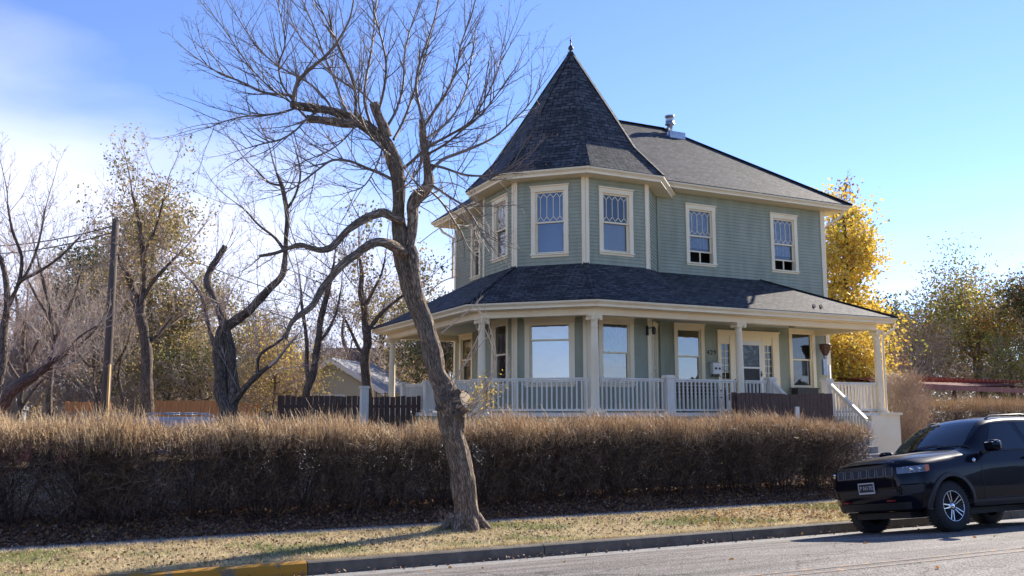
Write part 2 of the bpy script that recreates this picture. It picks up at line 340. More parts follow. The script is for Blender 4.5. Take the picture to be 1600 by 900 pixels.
grid_sheet('leafy_bank',[-300,-60,-10,0,5,10,14,17,18.],[14.71,15.0,15.4,15.8,16.2,17,17.6],lambda x,y:gz(x,y)+.008,M['dirt'])
grid_sheet('road',XS,[-60,-20,-2,1,4,6,7.4,8.6,9.8,10.6,11.4],lambda x,y:rz_(y),M['asphalt'])
grid_sheet('gutter',XS,[11.38,11.6,11.99],lambda x,y:-.202-.06*(y-11.38)/.6,M['concrete'])
# orange centre line, worn
b=MB()
for px0,py0 in ((1400,873),(1400,880.5)):
    yy=hZ(px0,py0,.155).y
    y0,y1=yy-.05,yy+.05
    for i in range(-10,60): b.face([(i,y0,rz_(y0)+.004),(i+1,y0,rz_(y0)+.004),(i+1,y1,rz_(y1)+.004),(i,y1,rz_(y1)+.004)])
print('centre line y',yy)
o=b.build('centre_line',M['orange_line']); o['kind']='structure'
# kerb: stones with joints, first stretch yellow
def kerb(x0,x1,m,nm='kerb'):
    b=MB(); prof=[(11.98,-.27),(11.995,-.145),(12.01,-.112),(12.04,-.098),(12.14,-.092),(12.18,-.11),(12.18,-.4)]
    n=max(1,int((x1-x0)/.6))
    for i in range(n):
        a=x0+(x1-x0)*i/n; c=x0+(x1-x0)*(i+1)/n
        for (p,q) in zip(prof,prof[1:]): b.face([(a,p[0],p[1]),(c,p[0],p[1]),(c,q[0],q[1]),(a,q[0],q[1])],None,0)
    for e in (x0,x1): b.face([(e,p[0],p[1]) for p in prof])
    o=b.build(nm,m); o['kind']='structure'; return o
xk=2.93; kerb(-40,-4.05,M['kerb']); kerb(-4.04,-.56,M['yellow_kerb']); kerb(-.55,xk,M['yellow_kerb'])
kx=[xk+.012]
while kx[-1]<60: kx.append(kx[-1]+3.5)
for a,c in zip(kx,kx[1:]): kerb(a,c-.014,M['kerb'])
# ------------------------------------------------------------------ HOUSE
H=thing('house','two storey sage green house with a pointed corner tower and a wrap-around porch','house',(0,0,0))
cx,cy=13.32,22.95; T8=math.tan(R(22.5)); ap=2.45
DZ=1.82; SOF=8.40; YF=21.5; XR=22.0; XL=12.0; YB=28.9
def octa(a,ccx=cx,ccy=cy):
    r=a/math.cos(R(22.5)); return [(ccx+r*math.cos(R(22.5+45*k)),ccy+r*math.sin(R(22.5+45*k))) for k in range(8)]
# octagon vertex order k: 0=(+x,+y small) ... 4=(-x,-y small) left-lower ,5=(-x small,-y),6=(+x small,-y),7=(+x,-y small)
O8=octa(ap)
class Pl:
    def __init__(s,A,B):
        s.A=Vector((A[0],A[1],0)); d=Vector((B[0]-A[0],B[1]-A[1],0)); s.L=d.length; s.U=d.normalized(); s.Nn=Vector((s.U.y,-s.U.x,0))
    def p(s,u,z,d=0): return s.A+s.U*u+s.Nn*d+Vector((0,0,z))
    def uz(s,px,py):
        q=hD(px,py,(s.A.x,s.A.y),(s.U.x,s.U.y)); return ((Vector((q.x,q.y,0))-s.A).dot(s.U),q.z)
    def mtx(s):
        return Matrix(((s.U.x,-s.Nn.x,0,s.A.x),(s.U.y,-s.Nn.y,0,s.A.y),(0,0,1,0),(0,0,0,1)))  # local x=u, y=-depth outward, z
    def box(s,b,u0,u1,d0,d1,z0,z1,mi=0): b.box(u0,u1,-d1,-d0,z0,z1,mi,s.mtx())
PF=Pl((15.34,YF),(XR,YF)); PR=Pl((XR,YF),(XR,YB)); PBk=Pl((XR,YB),(XL,YB)); PLf=Pl((XL,YB),(XL,22.0))
PA=Pl(O8[4],O8[5]); PB=Pl(O8[5],O8[6]); PC=Pl(O8[6],O8[7]); PT=Pl(O8[3],O8[4])
openings={}
def siding(pl,name,z0,z1,u1=None,extra=()):
    b=MB(); ex=.098; u1=u1 or pl.L; ops=openings.get(id(pl),[])
    cuts=sorted(set([z0,z1]+[o[2] for o in ops]+[o[3] for o in ops]))
    z=z0; zs=[z0]
    while z<z1-1e-6: z=min(z+ex,z1); zs.append(z)
    k=0
    for a,c in zip(zs,zs[1:]):
        k+=1; sub=sorted(set([a,c]+[q for q in cuts if a<q<c]))
        for s0,s1 in zip(sub,sub[1:]):
            zm=(s0+s1)/2; iv=[(0,u1)]
            for (ua,ub,za,zb) in ops:
                if za<zm<zb:
                    nv=[]
                    for (i0,i1) in iv:
                        if ub<=i0 or ua>=i1: nv.append((i0,i1)); continue
                        if ua>i0: nv.append((i0,ua))
                        if ub<i1: nv.append((ub,i1))
                    iv=nv
            d0=.017*(1-(s0-a)/ex); d1=.017*(1-(s1-a)/ex)+.001
            for (i0,i1) in iv:
                b.face([pl.p(i0,s0,d0),pl.p(i1,s0,d0),pl.p(i1,s1,d1),pl.p(i0,s1,d1)])
                if s0==a: b.face([pl.p(i0,s0,0),pl.p(i1,s0,0),pl.p(i1,s0,d0),pl.p(i0,s0,d0)])
    return b.build(name,M['siding'],H)
def window(pl,u0,u1,z0,z1,kind='plain',back='interior',name='window',cw=.125,glass='glass',open_=0):
    """outer casing rectangle u0..u1,z0..z1"""
    hz1=z1-.17; hz0=z0+.11; a,c=u0+cw,u1-cw
    openings.setdefault(id(pl),[]).append((a,c,hz0,hz1))
    b=MB(); B=pl.box
    B(b,u0,a,0.0,.035,hz0-.02,hz1); B(b,c,u1,0.0,.035,hz0-.02,hz1)        # side casings
    B(b,u0-.005,u1+.005,0,.042,hz1+.001,z1-.035); B(b,u0-.03,u1+.03,0,.075,z1-.034,z1)   # head + cap
    B(b,u0-.02,u1+.02,0,.07,hz0-.055,hz0-.021); B(b,u0,u1,0,.030,z0,hz0-.056)          # sill + apron
    # reveals
    B(b,a-.012,a+.0,-.14,-.001,hz0,hz1); B(b,c,c+.012,-.14,-.001,hz0,hz1); B(b,a,c,-.14,-.001,hz1,hz1+.012); B(b,a,c,-.14,-.001,hz0-.02,hz0)
    w=b.build(name,M['cream'],H)
    st=.042; zm=(hz0+hz1)/2+ (.0 if kind!='picture' else (hz1-hz0)*.22)
    b=MB()
    def sash(z_0,z_1,d):
        B(b,a,a+st,d,d+.035,z_0,z_1); B(b,c-st,c,d,d+.035,z_0,z_1); B(b,a+st,c-st,d,d+.035,z_1-st,z_1); B(b,a+st,c-st,d,d+.035,z_0,z_0+st)
    sash(zm-.02,hz1,-.055); sash(hz0+open_,zm+.02,-.095)
    if open_: # insect screen frame behind the raised sash
        B(b,(a+c)/2-.02,(a+c)/2+.02,-.07,-.05,hz0,hz0+open_)
    b.build('frame',M['cream'] if kind!='screen' else M['white'],w)
    b=MB()
    for z_0,z_1,d in ((zm+.02,hz1-st,-.04),(hz0+open_+st,zm-.02,-.08)):
        b.face([pl.p(a+st,z_0,d),pl.p(c-st,z_0,d),pl.p(c-st,z_1,d),pl.p(a+st,z_1,d)])
    b.build('pane',M[glass],w)
    if kind in('diamond','lace'):
        b=MB(); zz0=zm+.03; zz1=hz1-st; W=(c-a-2*st); n=4; hh=.13; d=-.034
        def ln(x0_,y0_,x1_,y1_): b.bar(pl.p(x0_,y0_,d),pl.p(x1_,y1_,d),.016,.010,0,up=tuple(pl.Nn))
        for i in range(n):
            xc=a+st+W*(i+.5)/n; ln(xc,zz0+hh,xc,zz1-hh)
            for sgn in(-1,1):
                xe=xc+sgn*W/n/2; ln(xc,zz0+hh,xe,zz0+.02); ln(xc,zz1-hh,xe,zz1-.02)
        b.build('leading',M['cream'],w)
    # what stands behind the glass
    if back=='lace':
        b=MB(); n=26
        for (z_0,z_1) in ((zm-.35,hz1-.05),):
            for i in range(n):
                x0_=a+(c-a)*i/n; x1_=a+(c-a)*(i+1)/n; da=-.17+.03*math.sin(i*1.7); db=-.17+.03*math.sin((i+1)*1.7)
                b.face([pl.p(x0_,z_0,da),pl.p(x1_,z_0,db),pl.p(x1_,z_1,db),pl.p(x0_,z_1,da)])
        b.build('curtain',M['lace'],w)
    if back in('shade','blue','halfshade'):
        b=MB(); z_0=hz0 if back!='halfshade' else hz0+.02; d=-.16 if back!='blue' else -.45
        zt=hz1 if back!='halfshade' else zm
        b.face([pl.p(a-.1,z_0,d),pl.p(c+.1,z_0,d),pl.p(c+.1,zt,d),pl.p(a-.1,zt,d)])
        b.build('shade' if back!='blue' else 'sky_back_panel',M['sky_back' if back=='blue' else 'shade'],w)
    if back=='blind':
        b=MB(); z=hz0+.05
        while z<hz1-.02:
            b.face([pl.p(a+.01,z,-.15),pl.p(c-.01,z,-.15),pl.p(c-.01,z+.012,-.175),pl.p(a+.01,z+.012,-.175)]); z+=.036
        b.build('blind',M['blind'],w)
    return w
def W(pl,x0,y0,x1,y1,**k):
    """outer casing from image corners: left-top x0,y0  right-bottom x1,y1"""
    ua,za=pl.uz(x0,y0); ub,zb=pl.uz(x1,y1); return window(pl,ua,ub,zb,za,**k)
# upper storey
wA=W(PA,830,292,889,400,kind='diamond',back='blue',glass='glass')
wB=W(PB,935,291,989.5,402,kind='diamond',back='halfshade')
wT=W(PT,770.5,314,794.5,403,kind='diamond',back='shade')
wL=W(PLf,737,352,751.5,434,kind='diamond')
w1=W(PF,1070,317,1119,418,kind='lace',back='lace',open_=.32)
w2=W(PF,1202,332,1247.5,429,kind='lace',back='lace',open_=.30)
# lower storey
W(PA,820,497,899,604,kind='picture',back='shade',glass='glass_mirror',cw=.14)
W(PB,934.5,493,991,605,back='lace',glass='glass_mirror')
W(PT,769,501,795,607)
W(PLf,719,523,739,600)
W(PF,1052,504,1102,606,back='halfshade',glass='glass_mirror')
W(PF,1231,511,1276,610,back='blind')
# side door in the small return of the tower
uC0,uC1=.28,1.05
window(PC,uC0,uC1,DZ+.02,4.35,name='window')
# entry
def entry():
    pl=PF; ua,zt=pl.uz(1119.5,518); ub,_=pl.uz(1215,528); z0=DZ; B=pl.box
    zt=4.27
    d0,_=pl.uz(1151,560); d1,_=pl.uz(1190,560); s0,_=pl.uz(1126,560); s1,_=pl.uz(1140.5,560); s2,_=pl.uz(1194,560); s3,_=pl.uz(1206.5,560)
    openings.setdefault(id(pl),[]).append((ua+.05,ub-.05,z0,zt-.05))
    b=MB()
    B(b,ua,ub,0,.05,zt-.16,zt); B(b,ua-.03,ub+.03,0,.085,zt+.001,zt+.035)
    B(b,ua,s0,-.03,.045,z0,zt-.161); B(b,s3,ub,-.03,.045,z0,zt-.161)
    B(b,s1,d0,-.05,.03,z0,zt-.161); B(b,d1,s2,-.05,.03,z0,zt-.161)
    ztop,zbot=3.88,2.18
    for p_,q_ in((s0,s1),(s2,s3)):
        B(b,p_,q_,-.05,.012,ztop,zt-.161); B(b,p_,q_,-.05,.012,z0,zbot)
    B(b,d0,d1,-.05,.02,4.0,zt-.161)
    e=b.build('door_surround',M['cream'],H)
    for p_,q_ in((s0,s1),(s2,s3)):
        b=MB()
        b.face([pl.p(p_,zbot,-.03),pl.p(q_,zbot,-.03),pl.p(q_,ztop,-.03),pl.p(p_,ztop,-.03)])
        sl=b.build('sidelight',M['glass'],e)
        b=MB(); xm=(p_+q_)/2; B(b,xm-.008,xm+.008,-.028,-.012,zbot,ztop)
        for i in range(1,8): z=zbot+(ztop-zbot)*i/8; B(b,p_,q_,-.027,-.013,z-.008,z+.008)
        b.build('muntin',M['cream'],e)
    # storm door
    b=MB(); zz=4.0; w_=.11
    B(b,d0,d0+w_,-.02,.025,z0,zz); B(b,d1-w_,d1,-.02,.025,z0,zz); B(b,d0+w_,d1-w_,-.02,.025,zz-.13,zz); B(b,d0+w_,d1-w_,-.02,.025,z0,z0+.42)
    zb=3.18; B(b,d0+w_,d1-w_,-.02,.025,zb-.025,zb+.025)
    d=b.build('door',M['white'],H); d['label']='white storm door with two dark glass panels'
    b=MB(); b.face([pl.p(d0+w_,zb+.02,0),pl.p(d1-w_,zb+.02,0),pl.p(d1-w_,zz-.12,0),pl.p(d0+w_,zz-.12,0)]); b.build('pane',M['lacedoor'],d)
    b=MB(); b.face([pl.p(d0+w_,z0+.41,0),pl.p(d1-w_,z0+.41,0),pl.p(d1-w_,zb-.02,0),pl.p(d0+w_,zb-.02,0)]); b.build('pane',M['screen'],d)
    b=MB(); B(b,d1-w_*.75,d1-w_*.35,.026,.07,2.95,2.99); B(b,d1-w_*.6,d1-w_*.45,.026,.045,2.9,3.08); b.build('handle',M['black'],d)
M['lacedoor']=mat('etched_door_glass',(.015,.018,.022),.15,(.14,.16,.19),13,lo=.5,hi=.62)
M['screen']=mat('dark_screen',(.008,.008,.009),.5)
entry()
# dark interior core
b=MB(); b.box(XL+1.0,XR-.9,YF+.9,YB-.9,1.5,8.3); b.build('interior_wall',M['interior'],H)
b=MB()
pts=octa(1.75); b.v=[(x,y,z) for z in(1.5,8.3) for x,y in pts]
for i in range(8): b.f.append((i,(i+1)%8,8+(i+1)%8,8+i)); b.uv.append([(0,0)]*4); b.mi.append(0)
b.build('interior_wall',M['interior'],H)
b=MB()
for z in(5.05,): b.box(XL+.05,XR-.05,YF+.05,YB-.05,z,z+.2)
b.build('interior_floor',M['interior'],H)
siding(PF,'wall',1.6,SOF); siding(PR,'wall',.7,SOF); siding(PBk,'wall',.7,SOF); siding(PLf,'wall',1.6,SOF)
TS=8.20
for pl in(PT,PA,PB,PC): siding(pl,'tower_wall',1.6,TS+.02)
siding(Pl(O8[7],O8[0]),'tower_wall',5.5,TS+.02); siding(Pl(O8[2],O8[3]),'tower_wall',1.6,TS+.02)
# corner boards
for k,(w_) in((4,.15),(5,.15),(6,.15),(3,.13)):
    b=MB(); x,y=O8[k]
    for pl,end in ((Pl(O8[(k-1)%8],O8[k]),1),(Pl(O8[k],O8[(k+1)%8]),0)):
        u0,u1=(pl.L-w_*.62,pl.L+.008) if end else (-.008,w_*.62)
        pl.box(b,u0,u1,.012,.045,1.82,TS)
    b.build('corner_board',M['cream'],H)
b=MB(); b.box(XR-.13,XR+.04,YF-.04,YF-.012,1.82,SOF); b.box(XR+.012,XR+.04,YF-.011,YF+.13,1.82,SOF); b.build('corner_board',M['cream'],H)
b=MB(); b.box(XL-.04,XL-.012,YB-.13,YB+.02,1.82,SOF); b.build('corner_board',M['cream'],H)
b=MB(); PF.box(b,.02,.13,.012,.04,1.82,SOF); b.build('corner_board',M['siding'],H)['label']='green painted inside corner board'
# -------- sweeps
def sweep(path_fn,prof,name,m,parent=None,closed=False,mi=None):
    b=MB(); rings=[[(x,y,z) for x,y in path_fn(d)] for d,z in prof]
    n=len(rings[0]); 
    for i in range(len(rings)-1):
        for j in range(n if closed else n-1):
            j2=(j+1)%n; b.face([rings[i][j],rings[i][j2],rings[i+1][j2],rings[i+1][j]])
    return b.build(name,m,parent or H)
ZP=4.595; AE=4.18
def ppath(d):
    a=AE-d; return [(XL,29.3-d),(cx-a,29.3-d),(cx-a,cy-a*T8),(cx-a*T8,cy-a),(22.0-d,cy-a),(22.0-d,YF)]
gut=[(0.05,0),(-.02,0.0),(-.025,-.02),(-.01,-.05),(.03,-.075),(.05,-.10),(.06,-.10)]
sweep(ppath,[(d,ZP+.005+z) for d,z in gut],'porch_gutter',M['cream'])
sweep(ppath,[(.06,ZP-.09),(.06,ZP-.15),(.42,ZP-.17)],'porch_soffit',M['cream'])
sweep(ppath,[(.40,ZP-.16),(.40,ZP-.30),(.385,ZP-.30),(.385,ZP-.33),(.62,ZP-.33),(.62,ZP-.10)],'porch_beam',M['cream'])
M['porch_ceiling']=mat('porch_ceiling_paint',(.36,.38,.33),.7)
# porch ceiling
zc=ZP-.14
b=MB(); q=ppath(.6); b.face([(x,y,zc) for x,y in q[1:5]]+[(q[5][0],YF,zc),(q[5][0]-.0,YF+.2,zc),(XL+.1,YF+.2,zc),(XL+.1,29.3-.6,zc)]); b.build('porch_ceiling',M['porch_ceiling'],H)
# porch roof
def roofface(b,pts,e,sinp,mi=0):
    e=Vector(e).normalized(); b.face(pts,[(Vector(p).dot(e),p[2]/sinp) for p in pts],mi)
ze=ZP+.02
p_=.49; sp=math.sin(math.atan(p_))
zw=5.93; zt_=5.82
E=[(x,y,ze) for x,y in ppath(-.03)]
B5=(O8[5][0],O8[5][1],zt_);B6=(O8[6][0],O8[6][1],zt_);B4=(O8[4][0],O8[4][1],zt_);B3=(O8[3][0],O8[3][1]+.1,zt_)
Wc=(15.34,YF,zw);Wr=(19.25,YF,zw);Mx=(O8[6][0],E[3][1],ze)
b=MB()
roofface(b,[E[3],Mx,B6,B5],(1,0,0),sp); roofface(b,[Mx,E[4],Wr,Wc],(1,0,0),sp); roofface(b,[Mx,Wc,B6],(1,0,0),sp)
roofface(b,[E[2],E[3],B5,B4],(1,-1,0),sp)
L1=(XL,26.4,zw+.05); L0=(XL,24.2,zw)
roofface(b,[E[1],E[2],B4,B3],(0,-1,0),sp); roofface(b,[E[1],B3,L0,L1],(0,-1,0),sp)
roofface(b,[E[0],E[1],L1],(1,0,0),sp); roofface(b,[E[4],E[5],Wr],(0,1,0),sp)
b.build('porch_roof',M['shingle'],H)
for a_,c_ in((E[4],Wr),(E[1],L1),(E[3],B5),(E[2],B4)):
    b=MB(); b.bar(Vector(a_)+Vector((0,0,.012)),Vector(c_)+Vector((0,0,.012)),.16,.02); b.build('hip_cap',M['shingle'],H)
# lifted shingles near the right end
b=MB()
for px_ in (1265,1276):
    b=MB()
    q=hY(px_,484,19.3)
    zz=ze+p_*(19.25-18.77)
    b.bar((q.x,19.1,ze+p_*.36+.03),(q.x+.28,19.42,ze+p_*.62+.03),.07,.015)
    b.build('loose_shingle',M['black'],H)
# main roof + eaves
HR=(11.35,22.75,20.95,29.6); ZE=8.55
def hpath(d): return [(HR[0]+d,HR[3]-d),(HR[0]+d,HR[2]+d),(HR[1]-d,HR[2]+d),(HR[1]-d,HR[3]-d)]
sweep(hpath,[(d,ZE+z) for d,z in gut],'gutter',M['cream'],closed=True)
sweep(hpath,[(.06,ZE-.09),(.06,ZE-.15),(.9,ZE-.15)],'soffit',M['cream'],closed=True)
kk=(HR[3]-HR[2])/2+.03; pm=.745; zr=ZE+.02+pm*kk; spm=math.sin(math.atan(pm))
e=[(x,y,ZE+.02) for x,y in hpath(-.03)]; r0=(HR[0]-.03+kk,HR[2]-.03+kk,zr); r1=(HR[1]+.03-kk,HR[2]-.03+kk,zr)
b=MB()
roofface(b,[e[1],e[2],r1,r0],(1,0,0),spm); roofface(b,[e[2],e[3],r1],(0,1,0),spm); roofface(b,[e[3],e[0],r0,r1],(-1,0,0),spm); roofface(b,[e[0],e[1],r0],(0,-1,0),spm)
mr=b.build('roof',M['shingle'],H)
for a_,c_ in((e[2],r1),(e[1],r0),(e[3],r1),(r0,r1)): b=MB(); b.bar(Vector(a_)+Vector((0,0,.012)),Vector(c_)+Vector((0,0,.012)),.2,.02); b.build('ridge_cap',M['shingle'],mr)
# tower eaves and spire
AT=2.95; ZT=8.36
def tpath(d): return octa(AT-d)
sweep(tpath,[(d,ZT+z) for d,z in gut],'tower_gutter',M['cream'],closed=True)
sweep(tpath,[(.06,ZT-.09),(.06,ZT-.16),(.52,ZT-.16)],'tower_soffit',M['cream'],closed=True)
# short gutter end where the tower eave meets the main eave
b=MB(); rings=[(2.98,ZT+.01),(2.12,9.34),(1.3,10.73),(.03,12.86)]
for (a0,z0),(a1,z1) in zip(rings,rings[1:]):
    A0=octa(a0);A1=octa(a1); sl=math.sin(math.atan2(z1-z0,a0-a1))
    for k in range(8):
        p=[(*A0[k],z0),(*A0[(k+1)%8],z0),(*A1[(k+1)%8],z1),(*A1[k],z1)]; ee=(A0[(k+1)%8][0]-A0[k][0],A0[(k+1)%8][1]-A0[k][1],0)
        roofface(b,p,ee,sl)
tr=b.build('tower_roof',M['shingle'],H)
b=MB()
for (a0,z0),(a1,z1) in zip(rings,rings[1:]):
    A0=octa(a0);A1=octa(a1)
    for k in range(8): b.bar((*A0[k],z0+.01),(*A1[k],z1+.01),.13,.02)
b.build('hip_cap',M['shingle'],tr)
b=MB(); b.lathe((cx,cy,12.80),[(.10,0),(.07,.06),(.035,.10),(.075,.15),(.085,.20),(.06,.25),(.022,.29),(.018,.42),(.035,.45),(.012,.48),(.003,.72)],12)
b.build('finial',M['black'],tr,True)
# roof vent on the back slope
cp=at(1051,215,31.5); 
b=MB(); x,y=cp.x,cp.y; b.box(x-.33,x+.33,y-.3,y+.3,cp.z-1.2,cp.z+.13); ch=b.build('chimney',M['metal'],H)
b=MB(); q=at(1046.8,205,31.5); b.lathe((q.x,q.y,0),[(.10,cp.z),(.10,q.z+.22),(.17,q.z+.23),(.17,q.z+.26),(.15,q.z+.27),(.15,q.z+.50),(.175,q.z+.51),(.175,q.z+.55)],14); b.build('flue_pipe',M['metal'],ch,True)
b=MB(); q=at(1043.5,206,31.2); b.lathe((q.x,q.y,0),[(.05,cp.z-.1),(.05,q.z+.1),(.10,q.z+.1),(.02,q.z+.18)],10); b.build('vent_cap',M['metal'],ch,True)
# -------- porch floor, skirt
def fpath(d): return ppath(d+.25)
b=MB(); q=fpath(0); pol=[(x,y) for x,y in q[1:5]]+[(22-.25,YF+.1),(XL+.2,YF+.1),(XL+.2,29.05)]
b.face([(x,y,DZ) for x,y in pol])
n_=len(pol)
for i in range(n_):
    a_,c_=pol[i],pol[(i+1)%n_]; b.face([(a_[0],a_[1],DZ-.1),(c_[0],c_[1],DZ-.1),(c_[0],c_[1],DZ),(a_[0],a_[1],DZ)])
b.build('porch_floor',M['grey_rail'],H)
b=MB(); q=fpath(.06)
for a_,c_ in zip(q[1:],q[2:]):
    b.face([(a_[0],a_[1],.2),(c_[0],c_[1],.2),(c_[0],c_[1],DZ-.1),(a_[0],a_[1],DZ-.1)])
b.build('porch_skirt',M['siding'],H)
# -------- columns
def column(x,y,z0=DZ,z1=ZP-.33,ped=None):
    b=MB(); h=z1-z0
    prof=[(.14,.05),(.148,.08),(.14,.11),(.117,.13),(.115,.16),(.111,.18)]
    for t in (.25,.4,.55,.7,.82): prof.append((.109-.02*t**2,t*h))
    prof+=[(.087,h-.30),(.097,h-.285),(.097,h-.26),(.087,h-.25),(.087,h-.16),(.115,h-.12),(.115,h-.07)]
    b.lathe((x,y,z0),prof,20)
    c=b.build('column',M['cream'],H,True)
    b=MB(); b.box(x-.17,x+.17,y-.17,y+.17,z0,z0+.05); b.build('column_base',M['cream'],c)
    b=MB(); b.box(x-.16,x+.16,y-.14,y+.14,z1-.04,z1)
    for sx in(-1,1):
        b.lathe((x+sx*.12,y-.135,z1-.09),[(.02,-.012),(.045,-.01),(.053,0),(.043,.05),(.043,.22),(.053,.27),(.045,.28),(.02,.282)],14,axis='y')
        b.lathe((x+sx*.12,y-.15,z1-.09),[(.006,-.006),(.022,-.004),(.026,.008)],10,axis='y')
    b.box(x-.115,x+.115,y-.125,y+.125,z1-.09,z1-.041)
    b.build('capital',M['cream'],c)
    return c
ca=AE-.52; YC=cy-ca; XC=cx-ca; c5=(cx-ca*T8,YC); c4_=(XC,cy-ca*T8)
xm=hY(1155.5,560,YC).x; xr_=hY(1371.5,560,YC+.0).x
colpts=[c4_,c5,(xm,YC),(xr_,YC),(XC,28.7)]
for x,y in colpts: column(x,y)
print('cols',colpts)
# newels
def newel(x,y,h=1.02,z0=DZ-.05,w_=.11):
    b=MB(); b.box(x-w_,x+w_,y-w_,y+w_,z0,z0+h-.08); b.box(x-w_-.03,x+w_+.03,y-w_-.03,y+w_+.03,z0+h-.079,z0+h-.04); b.box(x-w_-.01,x+w_+.01,y-w_-.01,y+w_+.01,z0+h-.039,z0+h)
    b.box(x-w_-.015,x+w_+.015,y-w_-.015,y+w_+.015,z0,z0+.12)
    b.build('newel_post',M['grey_rail'],H)
n1x=hY(1045,620,YC).x; n2x=hY(1204.5,620,YC).x; n3x=hY(1293,620,YC).x
for nx in (n1x,n2x,n3x): newel(nx,YC)
nl1=hX(632,620,XC).y; nl2=hX(668,620,XC).y
for ny in(nl1,nl2): newel(XC,ny,1.0)
# railing
def railing(a,c,z=DZ,top=.86,sp_=.13):
    a=Vector((a[0],a[1],0));c=Vector((c[0],c[1],0)); L=(c-a).length; d=(c-a)/L
    b=MB(); b.bar(a+Vector((0,0,z+top)),c+Vector((0,0,z+top)),.085,.04); b.bar(a+Vector((0,0,z+top-.045)),c+Vector((0,0,z+top-.045)),.045,.035); b.bar(a+Vector((0,0,z+.07)),c+Vector((0,0,z+.07)),.05,.05)
    n=int(L/sp_)
    for i in range(n):
        p=a+d*((i+.5)*L/n); b.bar(p+Vector((0,0,z+.09)),p+Vector((0,0,z+top-.05)),.038,.038,up=tuple(d))
    b.build('railing',M['grey_rail'],H)
g=.14
railing((c4_[0]+.1,c4_[1]-.1),(c5[0]-.1,c5[1]+.1)); railing((c5[0]+g,YC),(n1x-g,YC)); railing((n1x+g,YC),(xm-g,YC)); railing((xm+g,YC),(n2x-g,YC)); railing((n3x+g,YC),(xr_-g,YC))
railing((xr_,YC+g),(xr_,YF-.05)); railing((XC,c4_[1]+g),(XC,nl2-g)); railing((XC,nl2+g),(XC,nl1-g))
# pedestals
b=MB()
b.box(xr_-.75,xr_+.42,YC-.32,YC+.35,.4,DZ-.07); b.box(xr_-.36,xr_+.48,YC-.38,YC+.41,DZ-.069,DZ+.0)
b.build('pedestal',M['cream'],H)
b=MB(); b.box(XC-.1,XC+.35,28.4,28.95,.4,DZ-.05+.35); b.build('pedestal',M['grey_rail'],H)
# stairs with handrails
b=MB()
for i in range(6): b.box(n2x+.1,n3x-.1,YC-.5-.28*(i+1)+.1,YC-.4-.28*i+.1,.4,DZ-.18*(i+1)+.0)
b.build('steps',M['concrete'],H)
he=hX(1354,655,n3x); HY1,HZ1=he.y,he.z; print('handrail end',he)
for nx in (n2x,n3x):
    b=MB(); y1=HY1; z1=HZ1-.55; dx=0
    if nx==n2x: y1=YC-.1+(HY1-YC+.1)*.62; z1=DZ+.29+(HZ1-DZ-.84)*.62
    b.bar((nx,YC-.1,DZ+.84),(nx,y1,z1+.55),.10,.05); b.bar((nx,YC-.1,DZ+.77),(nx,y1,z1+.48),.05,.05)
    for i in range(12):
        t=(i+.5)/12; y=YC-.1+(y1-YC+.1)*t; b.box(nx-.018,nx+.018,y-.018,y+.018,DZ+.0+(z1-.3-DZ)*t,DZ+.78+(z1-.3-DZ)*t)
    b.box(nx-.06,nx+.06,y1-.12,y1,.1,z1+.5)
    b.build('handrail',M['grey_rail'],H)
# downspouts
b=MB(); b.tube([(22.55,21.1,8.42),(22.45,21.15,8.2),(22.12,21.52,7.9),(22.09,21.56,7.7),(22.09,21.58,4.9)],[.045]*5,8); b.build('downspout',M['cream'],H,True)
b=MB(); b.tube([(11.55,29.4,8.42),(11.65,29.3,8.2),(11.93,29.0,7.95),(11.93,28.98,6.5)],[.045]*4,8); b.build('downspout',M['cream'],H,True)
b=MB(); b.tube([(xr_+.45,YC-.35,4.48),(xr_+.40,YC-.3,4.3),(xr_+.17,YC-.1,4.1),(xr_+.15,YC-.08,3.9),(xr_+.15,YC-.08,.6)],[.04]*5,8); b.build('downspout',M['cream'],H,True)
# lamps, number, fittings
b=MB(); q=PF.uz(1201,505); b.lathe((17.45+2.0,20.4,0),[(.02,zc-.10),(.10,zc-.09),(.13,zc-.03),(.06,zc-.005)],12); b.build('ceiling_lamp',M['black'],H,True)
b=MB(); q=hY(1012,516,O8[6][1]-.06); b.box(q.x-.03,q.x+.03,q.y-.0,q.y+.04,q.z-.14,q.z+.12); b.bar((q.x,q.y,q.z+.05),(q.x+.12,q.y-.10,q.z+.08),.02,.02); b.lathe((q.x+.12,q.y-.12,q.z-.12),[(.03,0),(.05,.03),(.06,.16),(.02,.22)],8); b.build('wall_lamp',M['black'],H)
def text(s,size,mtx,m,parent,name,ext=.004):
    cu=bpy.data.curves.new(name,'FONT'); cu.body=s; cu.size=size; cu.extrude=ext; cu.align_x='CENTER'; cu.align_y='CENTER'
    t=bpy.data.objects.new(name+'_src',cu); COL.objects.link(t); dg=bpy.context.evaluated_depsgraph_get(); me=bpy.data.meshes.new_from_object(t.evaluated_get(dg)); bpy.data.objects.remove(t)
    me.name=name; me.materials.clear(); me.materials.append(m); o=bpy.data.objects.new(name,me); COL.objects.link(o); o.parent=parent; o.matrix_local=mtx; return o
def facing(p,u,n): # text matrix: x->u, y->z, z->n
    u=Vector(u);n=Vector(n);z=Vector((0,0,1)); return Matrix(((u.x,0,n.x,p[0]),(u.y,0,n.y,p[1]),(u.z,1,n.z,p[2]),(0,0,0,1)))
for ch_,px_ in zip('429',(1106,1111,1116.5)):
    u,z=PF.uz(px_,551); text(ch_,.20,facing(PF.p(u,z,.022),PF.U,PF.Nn),M['black'],H,'house_number')
